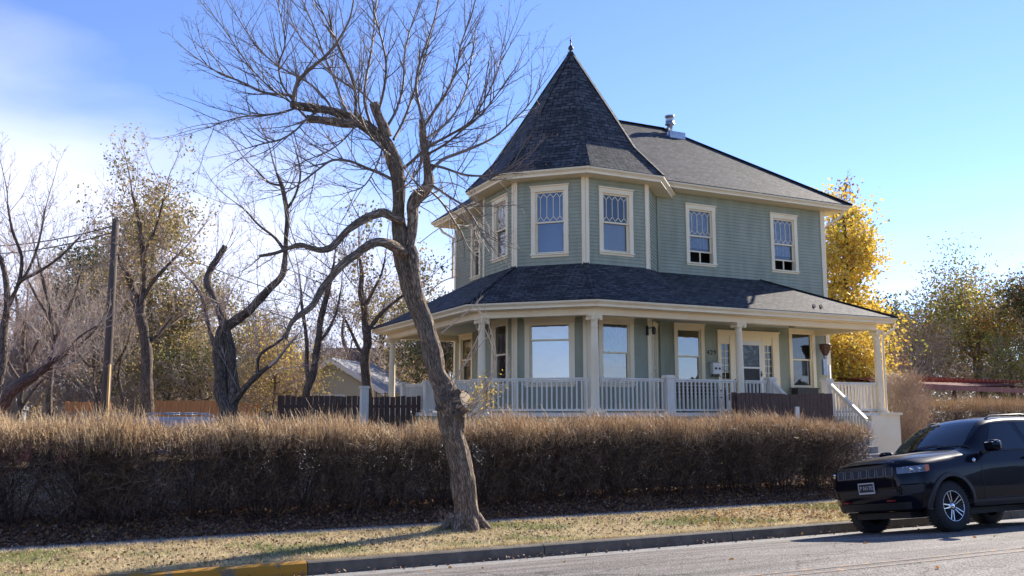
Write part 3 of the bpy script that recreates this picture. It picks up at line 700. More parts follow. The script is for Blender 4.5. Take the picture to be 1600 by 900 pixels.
# dark downspout head / bowl light at the right corner
q=hY(1289,541,YF-.35)
b=MB(); b.lathe((q.x,q.y,q.z-.25),[(.05,-.08),(.07,-.03),(.10,.02),(.16,.14),(.17,.16),(.17,.27),(.19,.28),(.19,.31),(.12,.33)],18); l=b.build('downspout_head',M['brownmetal'],H,True)
b=MB(); b.lathe((q.x,q.y,0),[(.05,3.0),(.05,q.z-.38),(.07,q.z-.36),(.07,q.z-.31),(.04,q.z-.3)],12); b.box(q.x-.14,q.x-.06,q.y-.04,q.y+.04,3.0,q.z-.42); b.build('bracket',M['metal'],l)
b=MB(); q2=hY(1294.5,560,YF-.25); b.lathe((q2.x,q2.y,DZ),[(.045,0),(.045,1.5)],10); b.build('downspout',M['white'],H,True)
# things on the porch
mbx=PF.uz(1115.5,575)
t=thing('mailbox','white metal mailbox hung on the green wall beside the front door, under the house number','mailbox',tuple(PF.p(mbx[0],mbx[1],0)))
b=MB(); w_,h_=.155,.185; b.box(-w_,w_,-.16,-.02,-h_,h_*.75); 
b.face([(-w_,-.16,h_*.75),(w_,-.16,h_*.75),(w_,-.02,h_),(-w_,-.02,h_)]); b.box(-w_-.01,w_+.01,-.175,-.161,h_*.35,h_*.78); b.build('box',M['white'],t)
b=MB()
for sx in(-.06,.08): b.lathe((sx,-.165,-.02),[(.035,-.02),(.035,.0),(.012,.01)],8,axis='y')
b.build('knob',M['black'],t)
b=MB(); b.box(-w_,w_,-.14,-.03,-h_-.07,-h_-.05); b.bar((-w_+.03,-.08,-h_),(-w_+.03,-.08,-h_-.06),.02,.02); b.bar((w_-.03,-.08,-h_),(w_-.03,-.08,-h_-.06),.02,.02); b.build('paper_holder',M['black'],t)
pu=PF.uz(1245,607)
t=thing('window_box','dark plastic planter box standing under the right-hand porch window','planter',tuple(PF.p(pu[0],DZ,.35)))
b=MB(); b.box(-.42,.42,-.14,.14,.42,.72); b.box(-.45,.45,-.17,.17,.721,.76); b.build('box',M['black'],t)
b=MB()
for sx in(-.35,.35): b.box(sx-.03,sx+.03,-.1,.1,0,.42)
b.build('leg',M['black'],t)
def bench(nm,lab,x,y,L,cat='bench'):
    t=thing(nm,lab,cat,(x,y,DZ)); 
    b=MB()
    for i in range(4): b.box(-L/2,L/2,-.22+i*.12,-.13+i*.12,.42,.45)
    b.build('seat',M['wood_dark'],t)
    b=MB()
    for i in range(4): b.box(-L/2,L/2,.26,.28,.50+i*.1,.57+i*.1)
    b.build('backrest',M['wood_dark'],t)
    for sx in(-1,1):
        b=MB(); b.box(sx*L/2-.03,sx*L/2+.03,-.24,-.18,0,.62); b.box(sx*L/2-.03,sx*L/2+.03,.24,.30,0,.92); b.box(sx*L/2-.035,sx*L/2+.035,-.26,.24,.62,.65); b.build('leg',M['wood_dark'],t)
    return t
bu=PF.uz(1078,620)[0]; pb=PF.p(bu,0,.5); bench('porch_bench','dark wooden bench behind the railing, left of the front door',pb.x,pb.y,1.5)
pc=PF.p(PF.uz(1130,620)[0],0,1.0)
t=thing('porch_chair','black metal chair with a pale patterned cushion behind the railing beside the door','chair',(pc.x,pc.y,DZ),R(30))
b=MB(); b.box(-.24,.24,-.22,.22,.42,.46); b.build('seat',M['black'],t)
b=MB()
for sx in(-1,1):
    for sy in(-1,1): b.tube([(sx*.22,sy*.2,0),(sx*.2,sy*.19,.42)],[.014]*2,6)
b.build('leg',M['black'],t)
b=MB(); b.tube([(-.22,.2,.44),(-.23,.27,.9),(0,.29,.97),(.23,.27,.9),(.22,.2,.44)],[.013]*5,6)
for i in range(5): b.tube([(-.15+.075*i,.22,.46),(-.15+.075*i,.28,.93)],[.008]*2,5)
b.build('backrest',M['black'],t)
b=MB(); b.box(-.19,.19,-.18,.18,.461,.53); b.box(-.18,.18,.14,.20,.53,.85); b.build('cushion',M['lace'],t)
# ------------------------------------------------------------------ fences
def board_fence(name,label,cat,a,c,z0,z1,m,bw=.14,gap=.012,wav=.03,post=None,group=None,ztop_fn=None):
    a=Vector((a[0],a[1]));c=Vector((c[0],c[1])); L=(c-a).length; d=(c-a)/L; t=thing(name,label,cat,(a.x,a.y,0),math.atan2(d.y,d.x),group)
    b=MB(); n=int(L/(bw+gap))
    for i in range(n):
        u=i*(bw+gap); zt=z1+rnd.uniform(-wav,wav)*.5+(ztop_fn(u/L) if ztop_fn else 0); dd=rnd.uniform(0,.01)
        b.box(u,u+bw,-.012-dd,.008-dd,z0,zt)
    b.build('board',m,t)
    b=MB(); 
    for z in(z0+.3,z1-.3): b.box(0,L,.01,.05,z-.04,z+.04)
    b.build('rail',m,t); b=MB()
    k=max(1,int(L/2.4))
    for i in range(k+1): b.box(L*i/k-.05,L*i/k+.05,.05,.15,z0,z1+.02)
    b.build('post',m,t)
    return t
Yd=18.35
fa=hY(1151,620,Yd);fb=hY(1301,620,Yd)
board_fence('dark_fence','low dark weathered board fence in front of the porch steps, behind the hedge','fence',(fa.x,Yd),(fb.x,Yd),.4,hY(1225,615,Yd).z,M['wood_dark'],.13,.008,.02,ztop_fn=lambda t:.02*math.sin(t*9))
l0=at(437,622,26);l1=at(655,616,27)
board_fence('dark_fence','dark weathered board fence left of the porch, in front of the cream cottage','fence',(l0.x,l0.y),(l1.x,l1.y),.4,at(550,619,26.5).z,M['wood_dark'],.14,.02,.04)
l0=at(70,648,30);l1=at(215,648,30)
t=board_fence('picket_fence','grey weathered picket fence behind the left end of the hedge','fence',(l0.x,l0.y),(l1.x,l1.y),.4,at(100,643,30).z,M['wood_grey'],.11,.09,.08)
l0=at(318,650,31);l1=at(420,650,31)
t=board_fence('picket_fence','grey weathered picket fence right of the silver car','fence',(l0.x,l0.y),(l1.x,l1.y),.4,at(350,650,31).z,M['wood_grey'],.11,.09,.08)
l0=at(102,640,35);l1=at(168,640,35)
board_fence('cedar_fence','orange cedar fence panel beside the utility pole','fence',(l0.x,l0.y),(l1.x,l1.y),.4,at(130,628,35).z,M['wood_orange'],.14,.008,.01)
l0=at(243,640,35);l1=at(345,640,35)
board_fence('cedar_fence','orange cedar fence behind the silver car and left of the forked tree','fence',(l0.x,l0.y),(l1.x,l1.y),.4,at(300,626,35).z,M['wood_orange'],.14,.008,.02)
l0=at(374,640,35.5);l1=at(401,640,35.5)
board_fence('cedar_fence','short orange cedar fence just right of the forked tree','fence',(l0.x,l0.y),(l1.x,l1.y),.4,at(300,630,35.5).z,M['wood_orange'],.14,.008,.02)
# white gate post and iron trellis
p=at(568.5,650,25); t=thing('gate_post','square off-white post at the left, in front of the cream cottage','post',(p.x,p.y,.4))
zt=at(568.5,603,25).z-.4; b=MB(); b.box(-.1,.1,-.1,.1,0,zt-.06); b.build('shaft',M['grey_rail'],t); b=MB(); b.box(-.13,.13,-.13,.13,zt-.059,zt-.02); b.box(-.11,.11,-.11,.11,zt-.019,zt); b.build('cap',M['grey_rail'],t)
p=at(594,650,24.5); t=thing('garden_trellis','narrow wrought iron scrollwork trellis standing by the left porch corner','trellis',(p.x,p.y,.4))
zt=at(594,612,24.5).z-.4; b=MB()
for sx in(-.12,.12): b.tube([(sx*RT.x,sx*RT.y,0),(sx*RT.x,sx*RT.y,zt)],[.014]*2,5)
b.build('upright',M['black'],t); b=MB(); z=.3
k=0
while z<zt:
    pts=[]
    for i in range(9):
        a_=i/8*math.pi*1.5+(k%2)*math.pi; pts.append(((.05*math.cos(a_))*RT.x*1.6,(.05*math.cos(a_))*RT.y*1.6,z+.06*math.sin(a_)))
    b.tube(pts,[.009]*9,4); b.bar((-.12*RT.x,-.12*RT.y,z+.1),(.12*RT.x,.12*RT.y,z+.1),.012,.012); z+=.22;k+=1
b.build('scroll',M['black'],t)
# small white sign tag beside trellis
# ------------------------------------------------------------------ trees
OPP=[]
def perp(d,ang,roll):
    x=d.orthogonal().normalized(); y=d.cross(x); s=x*math.cos(roll)+y*math.sin(roll)
    return (d*math.cos(ang)+s*math.sin(ang)).normalized()
def grow(b,rg,p,d,L,r,lv,P,ends,mi=0):
    """one branch with children. P: dict(segs, curve up, wobble, kids per level, ratio)"""
    n=max(2,P['segs'][lv]); pts=[p.copy()]; rr=[r]; q=p.copy(); dd=d.copy()
    for i in range(n):
        dd=(dd+Vector((rg.uniform(-1,1),rg.uniform(-1,1),rg.uniform(-1,1)))*P['wob'][lv]+Vector((0,0,P['up'][lv]))).normalized()
        q=q+dd*(L/n); pts.append(q.copy()); rr.append(r*(1-(i+1)/n*P['taper']))
    b.tube(pts,rr,P['sides'][lv],mi)
    if lv+1<len(P['kids']) :
        k=P['kids'][lv]; k=max(1,int(k*rg.uniform(.7,1.3)))
        for i in range(k):
            t=P['first']+(1-P['first'])*(i+rg.random())/k; f=t*n; j=min(n-1,int(f)); pp=pts[j].lerp(pts[j+1],f-j); dv=(pts[j+1]-pts[j]).normalized()
            nd=perp(dv,rg.uniform(*P['ang']),rg.uniform(0,6.283))
            nd=(nd+Vector((0,0,P.get('kup',.2)))).normalized()
            grow(b,rg,pp,nd,L*P['ratio']*rg.uniform(.6,1.25)*(1.15-.5*t),max(P['rmin'],rr[j]*P['rr']),lv+1,P,ends,mi)
    else: ends.append((pts[-1],dd,lv)); 
    if lv+1==len(P['kids']): ends.append((pts[n//2],dd,lv))
def pathpts(pl,D0,depths=None):
    """pixel path (px,py,radius_px) with its own distance from the camera for every node"""
    out=[];rad=[]
    for i,q in enumerate(pl):
        D=D0+(q[3] if len(q)>3 else 0); P_=at(q[0],q[1],D); out.append(P_); rad.append(q[2]*D/F)
    return out,rad
def smoothp(pts,rad,k=3):
    o=[];r=[]
    n=len(pts)
    for i in range(n-1):
        p0=pts[max(0,i-1)];p1=pts[i];p2=pts[i+1];p3=pts[min(n-1,i+2)]
        for j in range(k):
            t=j/k; o.append(.5*((2*p1)+(-p0+p2)*t+(2*p0-5*p1+4*p2-p3)*t*t+(-p0+3*p1-3*p2+p3)*t**3)); r.append(rad[i]+(rad[i+1]-rad[i])*t)
    o.append(pts[-1]);r.append(rad[-1]); return o,r
def limb(b,path,D0,n=8,k=3,rf=None,cap=False,mi=0):
    pts,rad=pathpts(path,D0); jr=random.Random(len(path)*7+int(path[0][0])); pts=[p+Vector((jr.uniform(-1,1),jr.uniform(-1,1),jr.uniform(-1,1)))*r*(.28 if n<20 else .07) if 0<i<len(pts)-1 else p for i,(p,r) in enumerate(zip(pts,rad))]; pts,rad=smoothp(pts,rad,k); b.tube(pts,rad,n,mi,cap=cap,rf=rf); return pts,rad
def along(pts,rad,rg,b,ends,P,count,L,r,t0=.1,t1=1.,ang=(.4,1.1),up=.35,mi=0,lv=0):
    n=len(pts)-1
    for i in range(count):
        f=(t0+(t1-t0)*(i+rg.random())/count)*n; j=min(n-1,int(f)); p=pts[j].lerp(pts[j+1],f-j); d=(pts[j+1]-pts[j]).normalized()
        nd=(perp(d,rg.uniform(*ang),rg.uniform(0,6.283))+Vector((0,0,up))).normalized()
        grow(b,rg,p,nd,L*rg.uniform(.6,1.3),min(r,rad[j]*.8),lv,P,ends,mi)
def put_trunk(b,name,m,t,smooth=True): return b.build(name,m,t,smooth)
# --- the big bare tree on the verge
rg=random.Random(11)
base=hZ(727,828,-.064); D0=(base-CAM).dot(FW)
T=thing('bare_tree','big leafless furrowed-bark tree with a sawn knob, standing on the verge','tree',(0,0,0))
def bark_rf(seed,amp=.07,lob=9):
    ph=[random.Random(seed+i).uniform(0,6.28) for i in range(6)]
    def f(a,l): return 1+amp*(.6*math.sin(lob*a+2.2*math.sin(l*2.1+ph[0])+ph[1])+.5*math.sin((lob*2+3)*a+3*math.sin(l*3.3+ph[2])+l*1.7)+.5*math.sin(2*a+l*1.3+ph[3]))+.05*math.sin(l*6.1+ph[4])+.05*math.sin(l*11.3+2*a+ph[5])
    return f
tb=MB()
main=[(729,836,36),(728,822,27),(729,805,22.5),(728,790,21),(724,760,19.5),(721,735,19),(715,705,19.5),(708,680,20.5),(705,660,21.5),(703,640,23),(701,622,22),(692,603,18.5),(684,585,15.5),(677,560,15),(670,530,15),(664,508,15),(653,480,15),(644,455,14.5),(638,438,14),(631,415,14),(627,393,13.5),(625,370,12),(623,345,10.5),(623,320,10.5),(623,300,10.5),(621,280,11),(618,262,11.8),(612,242,11.8),(604,224,11.3),(592,212,10),(580,203,9.5),(566,194,9),(552,187,8.4),(535,179,7.6,-.1),(515,173,7,-.25),(493,169,6.6,-.4),(470,166,6,-.5),(455,163,5.8,-.6)]
main=[(q[0],q[1],q[2]*.93)+tuple(q[3:]) for q in main]
mp_,mr_=limb(tb,main,D0,44,4,bark_rf(3,.085,11),cap=True)
# roots flare
for a_ in range(7):
    an=a_*.9+.3; p=base+Vector((math.cos(an)*.18,math.sin(an)*.18,.22)); e=base+Vector((math.cos(an)*.46,math.sin(an)*.46,-.03)); tb.tube([p,p.lerp(e,.5)+Vector((0,0,-.03)),e],[.10,.075,.03],10,0,rf=bark_rf(a_,.1,5))
# cut knob
kp=at(715,630,D0-.05); kd=(RT*.75+UP*.35-FW*.45).normalized()
tb.tube([kp-kd*.05,kp+kd*.06,kp+kd*.13,kp+kd*.17],[.17,.19,.18,.165],30,0,rf=bark_rf(21,.12,7))
for i in range(14): # burl lumps
    an=rg.uniform(0,6.28); q=at(704+rg.uniform(-20,18),rg.uniform(612,662),D0-.2+rg.uniform(-.05,.12)); tb.lathe(q,[(.01,-.05),(.045,-.03),(.06,0),(.045,.035),(.01,.05)],8)
limb2=[(640,385,7,-.05),(643,360,8),(645,340,8.5),(645,322,8.8),(652,308,9.5),(664,297,9.5),(670,284,8.5),(669,267,6.5),(666,245,6),(662,222,5.4),(660,200,5),(659,187,4.8)]
l2p,l2r=limb(tb,limb2,D0,20,3,bark_rf(8,.08,7),cap=True)
b2=[(654,480,5,-.05),(653,455,6,-.12),(650,430,7,-.12),(646,405,7,-.1),(642,385,6,-.05)]
limb(tb,b2,D0,14,3,bark_rf(9,.15,5))
s1=[(603,214,9,.0),(597,195,8.5),(590,178,8),(584,160,7.5)]
s1p,s1r=limb(tb,s1,D0,16,3,bark_rf(12,.09,6),cap=True)
s2=[(570,190,7,-.2),(545,193,7,-.25),(520,190,6.5,-.3),(500,186,6,-.35),(479,186,6,-.4)]
s2p,s2r=limb(tb,s2,D0,14,3,bark_rf(14,.09,6),cap=True)
arc1=[(628,345,7,-.1),(614,338,7,-.3),(600,333,7,-.4),(585,336,6.5,-.5),(570,344,6.2,-.6),(553,352,6,-.7),(540,361,5.5,-.8),(528,374,5.2,-.8),(515,387,5,-.9),(500,392,4.6,-1),(485,388,4,-1),(468,382,3.6,-1),(450,388,3,-1.1),(430,396,2.6,-1.2),(405,400,2,-1.2)]
arc2=[(632,395,8,-.1),(618,384,8,-.3),(604,379,7.5,-.5),(588,380,7,-.6),(572,386,7,-.7),(556,396,6.8,-.8),(540,410,6.4,-.9),(525,424,6.2,-1),(512,438,6,-1),(500,456,5.8,-1.1),(490,476,5.2,-1.2),(478,487,4.6,-1.3),(462,498,4,-1.4),(452,512,3.4,-1.5),(447,530,2.8,-1.5)]
a1p,a1r=limb(tb,arc1,D0,12,3,bark_rf(15,.08,5)); a2p,a2r=limb(tb,arc2,D0,12,3,bark_rf(16,.08,5))
trunk=tb.build('trunk',M['bark'],T,True)
b=MB(); c_=kp+kd*.172; x=kd.orthogonal().normalized(); y=kd.cross(x)
b.face([c_+(x*math.cos(a_)+y*math.sin(a_))*.155*(1+.08*math.sin(3*a_)) for a_ in [i*.314 for i in range(20)]]); b.build('cut_face',M['cutwood'],trunk)
# boughs and twigs
PB_=dict(segs=[6,5,4,3],wob=[.10,.14,.2,.25],up=[.05,.05,.05,.03],kids=[9,5,3,0],ratio=.44,rr=.5,rmin=.0026,taper=.75,sides=[5,4,3,3],first=.12,ang=(.35,1.0),kup=.12)
bb=MB(); ends=[]
boughs=[ # thin long boughs seen against the sky (px,py,r,depth offset)
 [(458,158,4.5,-.6),(462,138,4.5,-.6),(470,122,4,-.7),(490,103,3.5,-.8),(512,84,3,-.9),(532,58,2.5,-1),(548,25,2,-1),(556,-25,1.4,-1)],
 [(460,150,3,-.6),(440,147,3,-.7),(418,146,2.8,-.8),(398,138,2.4,-1),(372,126,2,-1.2),(345,116,1.6,-1.4),(318,98,1.1,-1.6)],
 [(470,166,2.6,-.5),(440,176,2.4,-.8),(410,180,2.1,-1),(380,182,1.7,-1.3),(350,190,1.3,-1.5),(325,200,.9,-1.6)],
 [(500,172,3,-.3),(480,185,2.6,-.6),(462,204,2.3,-.8),(440,218,2,-1),(410,225,1.6,-1.2),(385,232,1,-1.3)],
 [(520,172,3,-.2),(505,150,2.8,0),(480,128,2.4,.2),(450,112,2.1,.4),(420,92,1.8,.6),(392,60,1.4,.8),(370,25,1,.9)],
 [(540,176,3.2,0),(532,150,2.8,.3),(520,118,2.5,.5),(505,82,2.1,.6),(490,40,1.7,.8),(470,-5,1.2,1)],
 [(555,180,3.4,-.1),(556,150,3,-.4),(548,118,2.7,-.6),(536,86,2.3,-.8),(520,50,1.9,-1),(500,10,1.4,-1.2)],
 [(580,196,3.4,0),(570,160,3,.3),(572,125,2.6,.6),(580,85,2.2,.8),(585,40,1.7,1),(590,-15,1.2,1.2)],
 [(590,178,3,-.1),(600,140,2.7,-.4),(603,100,2.4,-.6),(596,60,2,-.9),(585,20,1.6,-1.1),(580,-20,1.2,-1.2)],
 [(600,205,3.2,0),(620,170,2.8,.3),(630,130,2.4,.5),(632,90,2,.7),(640,50,1.6,1),(655,5,1.1,1.2)],
 [(612,245,3,0),(600,235,2.6,-.5),(580,215,2.3,-.9),(565,185,2,-1.2),(560,150,1.7,-1.4),(566,110,1.2,-1.6)],
 [(661,190,4,.0),(655,165,3.4,.1),(650,135,3,.2),(655,100,2.5,.3),(668,65,2,.5),(680,25,1.6,.7),(690,-20,1.2,.8)],
 [(663,198,3,.0),(680,170,2.8,-.3),(700,140,2.4,-.6),(714,105,2,-.8),(720,70,1.6,-1),(735,30,1.1,-1.2)],
 [(615,218,3.4,0),(625,200,3,.2),(636,175,2.8,.4),(648,140,2.5,.7),(660,100,2,.9),(672,60,1.5,1.1)],
 [(632,262,4,0),(645,250,3.6,-.2),(668,230,3.4,-.4),(695,215,3,-.5),(722,200,2.6,-.7),(750,180,2.1,-.9),(775,150,1.6,-1),(795,120,1.1,-1.2)],
 [(672,268,4,0),(690,250,3.8,.2),(715,240,3.4,.5),(745,228,2.9,.8),(775,212,2.4,1),(805,185,1.9,1.2),(825,165,1.4,1.4),(845,135,.9,1.5)],
 [(674,258,3.2,0),(694,262,3,-.3),(722,272,2.6,-.6),(748,275,2.2,-.9),(775,272,1.7,-1.1),(800,262,1.1,-1.2)],
 [(668,215,3,0),(690,200,2.8,.3),(712,175,2.4,.5),(728,140,2.1,.8),(735,100,1.7,1),(742,60,1.2,1.2)],
 [(670,240,3,0),(700,222,2.6,-.5),(735,190,2.2,-.8),(760,150,1.8,-1.1),(778,110,1.4,-1.3),(785,75,1,-1.4)],
 [(676,290,3,0),(700,306,2.6,-.4),(725,322,2.2,-.7),(742,345,1.8,-.9),(752,365,1.3,-1)],
 [(672,298,2.6,0),(690,315,2.2,.5),(706,340,1.9,.8),(720,362,1.5,1),(728,380,1,1.1)],
 [(616,282,3.6,-.1),(595,272,3.2,-.3),(572,262,3,-.5),(548,252,2.8,-.7),(520,250,2.6,-.8),(500,262,2.2,-1),(480,278,1.9,-1.1),(455,296,1.4,-1.2),(435,305,1,-1.3)],
 [(620,300,2.2,-.1),(640,285,2,-.6),(655,262,1.8,-.8),(665,235,1.5,-.9)],
 [(640,330,2.2,-.1),(655,318,2,-.5),(662,300,1.8,-.8),(650,285,1.5,-1)],
 [(456,155,2.4,-.6),(440,130,2.2,-.6),(436,100,2,-.7),(445,70,1.7,-.9),(440,30,1.3,-1),(430,-10,1,-1)],
 [(479,184,2.2,-.4),(455,160,2,-.8),(425,140,1.8,-1.1),(395,110,1.5,-1.4),(370,75,1.2,-1.6),(350,45,.9,-1.8)],
 [(585,165,2.2,0),(560,140,2,.4),(530,125,1.8,.8),(500,95,1.5,1.1),(470,60,1.2,1.3),(450,20,.9,1.5)],
 [(600,220,2,.1),(590,255,1.8,-.4),(570,290,1.5,-.7),(545,300,1.1,-.9)],
 [(560,190,2,-.2),(540,215,1.8,-.6),(515,235,1.5,-.9),(480,250,1.2,-1.1),(450,265,.9,-1.2)],
]
for i,bo in enumerate(boughs):
    P,Rr=limb(bb,[(a,c,max(.6,r*.74),*(o)) for a,c,r,*o in bo],D0,6,3)
    L=sum((P[j+1]-P[j]).length for j in range(len(P)-1)); n=int(5+L*6.2)
    along(P,Rr,rg,bb,ends,PB_,n,.78,.010,.10,1.,(.3,.95),.22,lv=1)
    grow(bb,rg,P[-1],(P[-1]-P[-2]).normalized(),.7,Rr[-1],1,PB_,ends)
for P,Rr,n in ((mp_[88:],mr_[88:],26),(l2p[20:],l2r[20:],10),(s2p,s2r,8),(a1p[6:],a1r[6:],17),(a2p[8:],a2r[8:],14)):
    along(P,Rr,rg,bb,ends,PB_,n,.75,.010,.1,1.,(.7,1.4),.35,lv=1)
# water sprouts around the knob and on the trunk
for i in range(16):
    p=at(rg.uniform(715,735),rg.uniform(625,655),D0-.15); d=(RT*rg.uniform(.2,.9)+Vector((0,0,1))*rg.uniform(.1,1)-FW*rg.uniform(-.3,.5)).normalized()
    grow(bb,rg,p,d,rg.uniform(.35,.8),.005,2,PB_,ends)
bb.build('boughs',M['bough'],T,True)
# long thin pale suckers arching in front of the porch
sb=MB()
for path in ([(700,600,1.2),(722,575,1),(745,545,.9),(768,520,.8)],[(705,610,1.2),(730,560,1),(752,510,.9),(745,470,.7)],[(690,520,1.2),(715,500,1),(738,480,.9),(755,462,.7)],[(730,640,1.3),(760,600,1),(775,560,.9),(765,510,.7),(757,480,.5)],[(735,640,1.2),(768,590,.9),(770,545,.8),(750,500,.6)],[(668,460,1),(690,440,.9),(720,430,.8)],
             [(620,300,1),(648,290,.9),(690,300,.8),(720,330,.7),(745,368,.6)],[(640,300,1),(690,285,.9),(735,300,.8),(760,345,.7),(770,392,.5)],[(655,380,.9),(700,350,.8),(740,360,.7),(765,395,.6)],[(735,650,1.2),(790,600,.8),(795,560,.6)]):
    P,Rr=limb(sb,[(a,c,r*1.0,-.2-.1*i) for i,(a,c,r) in enumerate(path)],D0,4,4)
    along(P,Rr,rg,sb,ends,PB_,5,.22,.004,.3,1,(.4,.9),.2,lv=3)
sb.build('suckers',M['twig_pale'],T,True)
nrg=np.random.default_rng(5)
# yellow leaves on the low sprouts
sh=MB(); le=[]
for i in range(9):
    p=at(rg.uniform(728,752),rg.uniform(640,668),D0-.1); d=(RT*rg.uniform(.1,1.)+Vector((0,0,1))*rg.uniform(.3,1)-FW*rg.uniform(-.3,.5)).normalized()
    grow(sh,rg,p,d,rg.uniform(.35,.75),.006,1,dict(PB_,kids=[0,5,3,0]),le)
sh.build('sprouts',M['twig'],T)
P_=np.array([tuple(e[0]) for e in le]); P_=P_[nrg.integers(0,len(P_),260)]+nrg.normal(size=(260,3))*.03
V,Fq=leafquads(P_,nrg.uniform(.025,.05,260),nrg); npmesh('leaf',V,Fq,M['leaf_yellow'],parent=T)
# a few dead leaves left at the tips
P_=np.array([tuple(e[0]) for e in ends]); P_=P_[nrg.integers(0,len(P_),320)]
V,Fq=leafquads(P_,nrg.uniform(.025,.05,len(P_)),nrg); npmesh('leaf',V,Fq,M['leaf_tan'],parent=T)
# --- generic trees
def tree(name,label,paths,D0,bark='bark_dark',twigs=None,Ptw=None,tw_len=1.2,tw_n=4.,tw_r=.012,leaves=(),group=None,seed=1,top_t=.35,cat='tree',lv0=0,up=.35,n=10,zbase=.4):
    rg=random.Random(seed); T=thing(name,label,cat,(0,0,0),0,group); tb=MB(); bb=MB(); ends=[]
    P=Ptw or dict(segs=[5,4,3,2],wob=[.14,.18,.22,.25],up=[.06,.05,.03,.02],kids=[5,4,3,0],ratio=.5,rr=.5,rmin=.006,taper=.75,sides=[4,3,3,3],first=.15,ang=(.35,1.0),kup=.12)
    for i,pa in enumerate(paths):
        pts,rad=limb(tb,[(q[0],q[1],q[2]*.84)+tuple(q[3:]) for q in pa],D0,n if i==0 else 8,3,bark_rf(seed+i,.09,5))
        L=sum((pts[j+1]-pts[j]).length for j in range(len(pts)-1))
        along(pts,rad,rg,bb,ends,P,max(2,int(L*tw_n)),tw_len,tw_r,top_t if i==0 else .15,1.,(.5,1.2),up,lv=lv0)
        if rad[-1]*F/D0<3.5: grow(bb,rg,pts[-1],(pts[-1]-pts[-2]).normalized(),tw_len,rad[-1],lv0,P,ends)
    tr_=tb.build('trunk',M[bark],T,True); bb.build('twigs',M[twigs or 'twig'],T)
    g=np.random.default_rng(seed)
    E_=np.array([tuple(e[0]) for e in ends])
    for (mname,cnt,size,spread) in leaves:
        # leaves gather in clumps: pick some ends as clump centres
        k=max(6,cnt//22); C_=E_[g.integers(0,len(E_),k)]; P_=C_[g.integers(0,k,cnt)]+np.clip(g.normal(size=(cnt,3)),-1.3,1.3)*spread*.8
        V,Fq=leafquads(P_,g.uniform(.6,1.3,cnt)*size,g); npmesh('leaf',V,Fq,M[mname],parent=T)
    return T
# forked bare tree left of centre
tree('bare_tree','leafless tree with a forked double trunk, left of the dark board fence',[
 [(352,668,17),(356,640,17),(345,615,14),(342,580,13),(341,550,12.5),(344,525,11),(352,510,10)],
 [(360,640,11),(366,610,10),(364,575,10),(358,545,10),(352,520,10),(346,495,9),(336,470,8,.3),(326,445,7,.6),(327,425,6.5,.8),(338,405,5.5,.9),(352,384,5,1)],
 [(350,515,9),(366,502,9),(384,488,8,-.3),(402,472,7.5,-.5),(420,450,7,-.7),(440,430,6,-.9),(446,400,5,-1),(448,370,4.5,-1.1),(450,340,4.5,-1.2),(446,315,4.5,-1.3),(440,290,4,-1.3),(432,270,2,-1.4)],
 [(366,628,6),(380,610,5.5,-.2),(398,590,5,-.4),(412,578,4,-.5),(421,572,4,-.6)],
 [(402,582,3.5,-.4),(404,558,3,-.5),(418,545,2.8,-.6),(440,530,2.4,-.8),(455,505,2,-.9)],
 [(344,520,5,.1),(335,540,4,.3),(318,470,3,.5),(300,440,2.5,.8)],
 [(446,395,3,-1),(430,372,2.6,-1.2),(405,352,2,-1.5),(385,330,1.6,-1.6),(370,318,1,-1.8)],
 [(446,330,3,-1.2),(462,305,2.2,-1.3),(470,270,1.8,-1.4),(462,235,1.2,-1.5)],
 [(440,290,2.6,-1.3),(420,285,2,-1.4),(400,265,1.4,-1.6)],
 ],24,seed=21,tw_len=1.5,tw_n=2.6,tw_r=.014,top_t=.75)
tree('bare_tree','slender dark trunk with olive leaves high up, right of the utility pole',[
 [(226,680,12),(228,640,12),(231,600,11),(229,560,10.5),(224,520,9.5),(218,490,9),(210,460,8),(204,440,7),(198,425,6)],
 [(220,500,6.5),(224,465,6.5),(225,430,6.2),(224,395,5.5),(220,360,4.5),(214,330,3.5),(206,300,2)],
 [(222,470,4),(240,440,3.6),(262,415,3),(285,392,2,.5)],[(222,400,3.2),(238,370,2.6),(250,335,2),(258,300,1.2)],[(205,440,3),(190,415,2.5),(180,385,1.8),(176,350,1)],
 [(228,540,3.5),(250,520,3,.3),(268,498,2.5,.6),(286,470,1.6,1)]],28,seed=22,tw_len=1.7,tw_n=3.0,tw_r=.016,top_t=.6,
 leaves=(('leaf_khaki',1900,.10,.35),('leaf_olive',1200,.10,.32)))
tree('bare_tree','leafless fork-topped tree growing in front of the cream cottage',[
 [(473,668,10),(476,640,9.5),(482,610,9),(490,580,8),(496,555,7.5),(497,530,6.5),(500,500,5.5),(508,470,5),(515,440,4),(522,410,2)],
 [(484,600,5),(478,575,4.5),(480,545,4),(476,510,3.6),(472,480,3),(470,450,1.6)],
 [(497,535,3.5),(510,520,3),(525,490,2.2),(532,455,1.4)]],29,seed=23,tw_len=1.3,tw_n=2.8,top_t=.55)
tree('bare_tree','gnarled tree with some olive leaves right of the cream cottage, left of the porch corner',[
 [(577,668,10),(577,640,9.5),(575,600,9.5),(572,565,9),(573,535,8.5),(570,505,7.5),(571,480,6.5),(565,455,5.5),(566,430,4),(562,405,2.5)],
 [(575,560,4),(562,545,3.6),(552,525,3),(540,500,1.8)],[(574,520,4.5),(590,495,3.8),(606,480,3.2),(630,462,2.2),(655,445,1.2)],[(570,480,3.6),(582,455,3),(596,428,2.2),(602,400,1.2)]],30,seed=24,tw_len=1.5,tw_n=3.2,top_t=.4,
 leaves=(('leaf_khaki',800,.11,.3),('leaf_olive',700,.11,.3)))
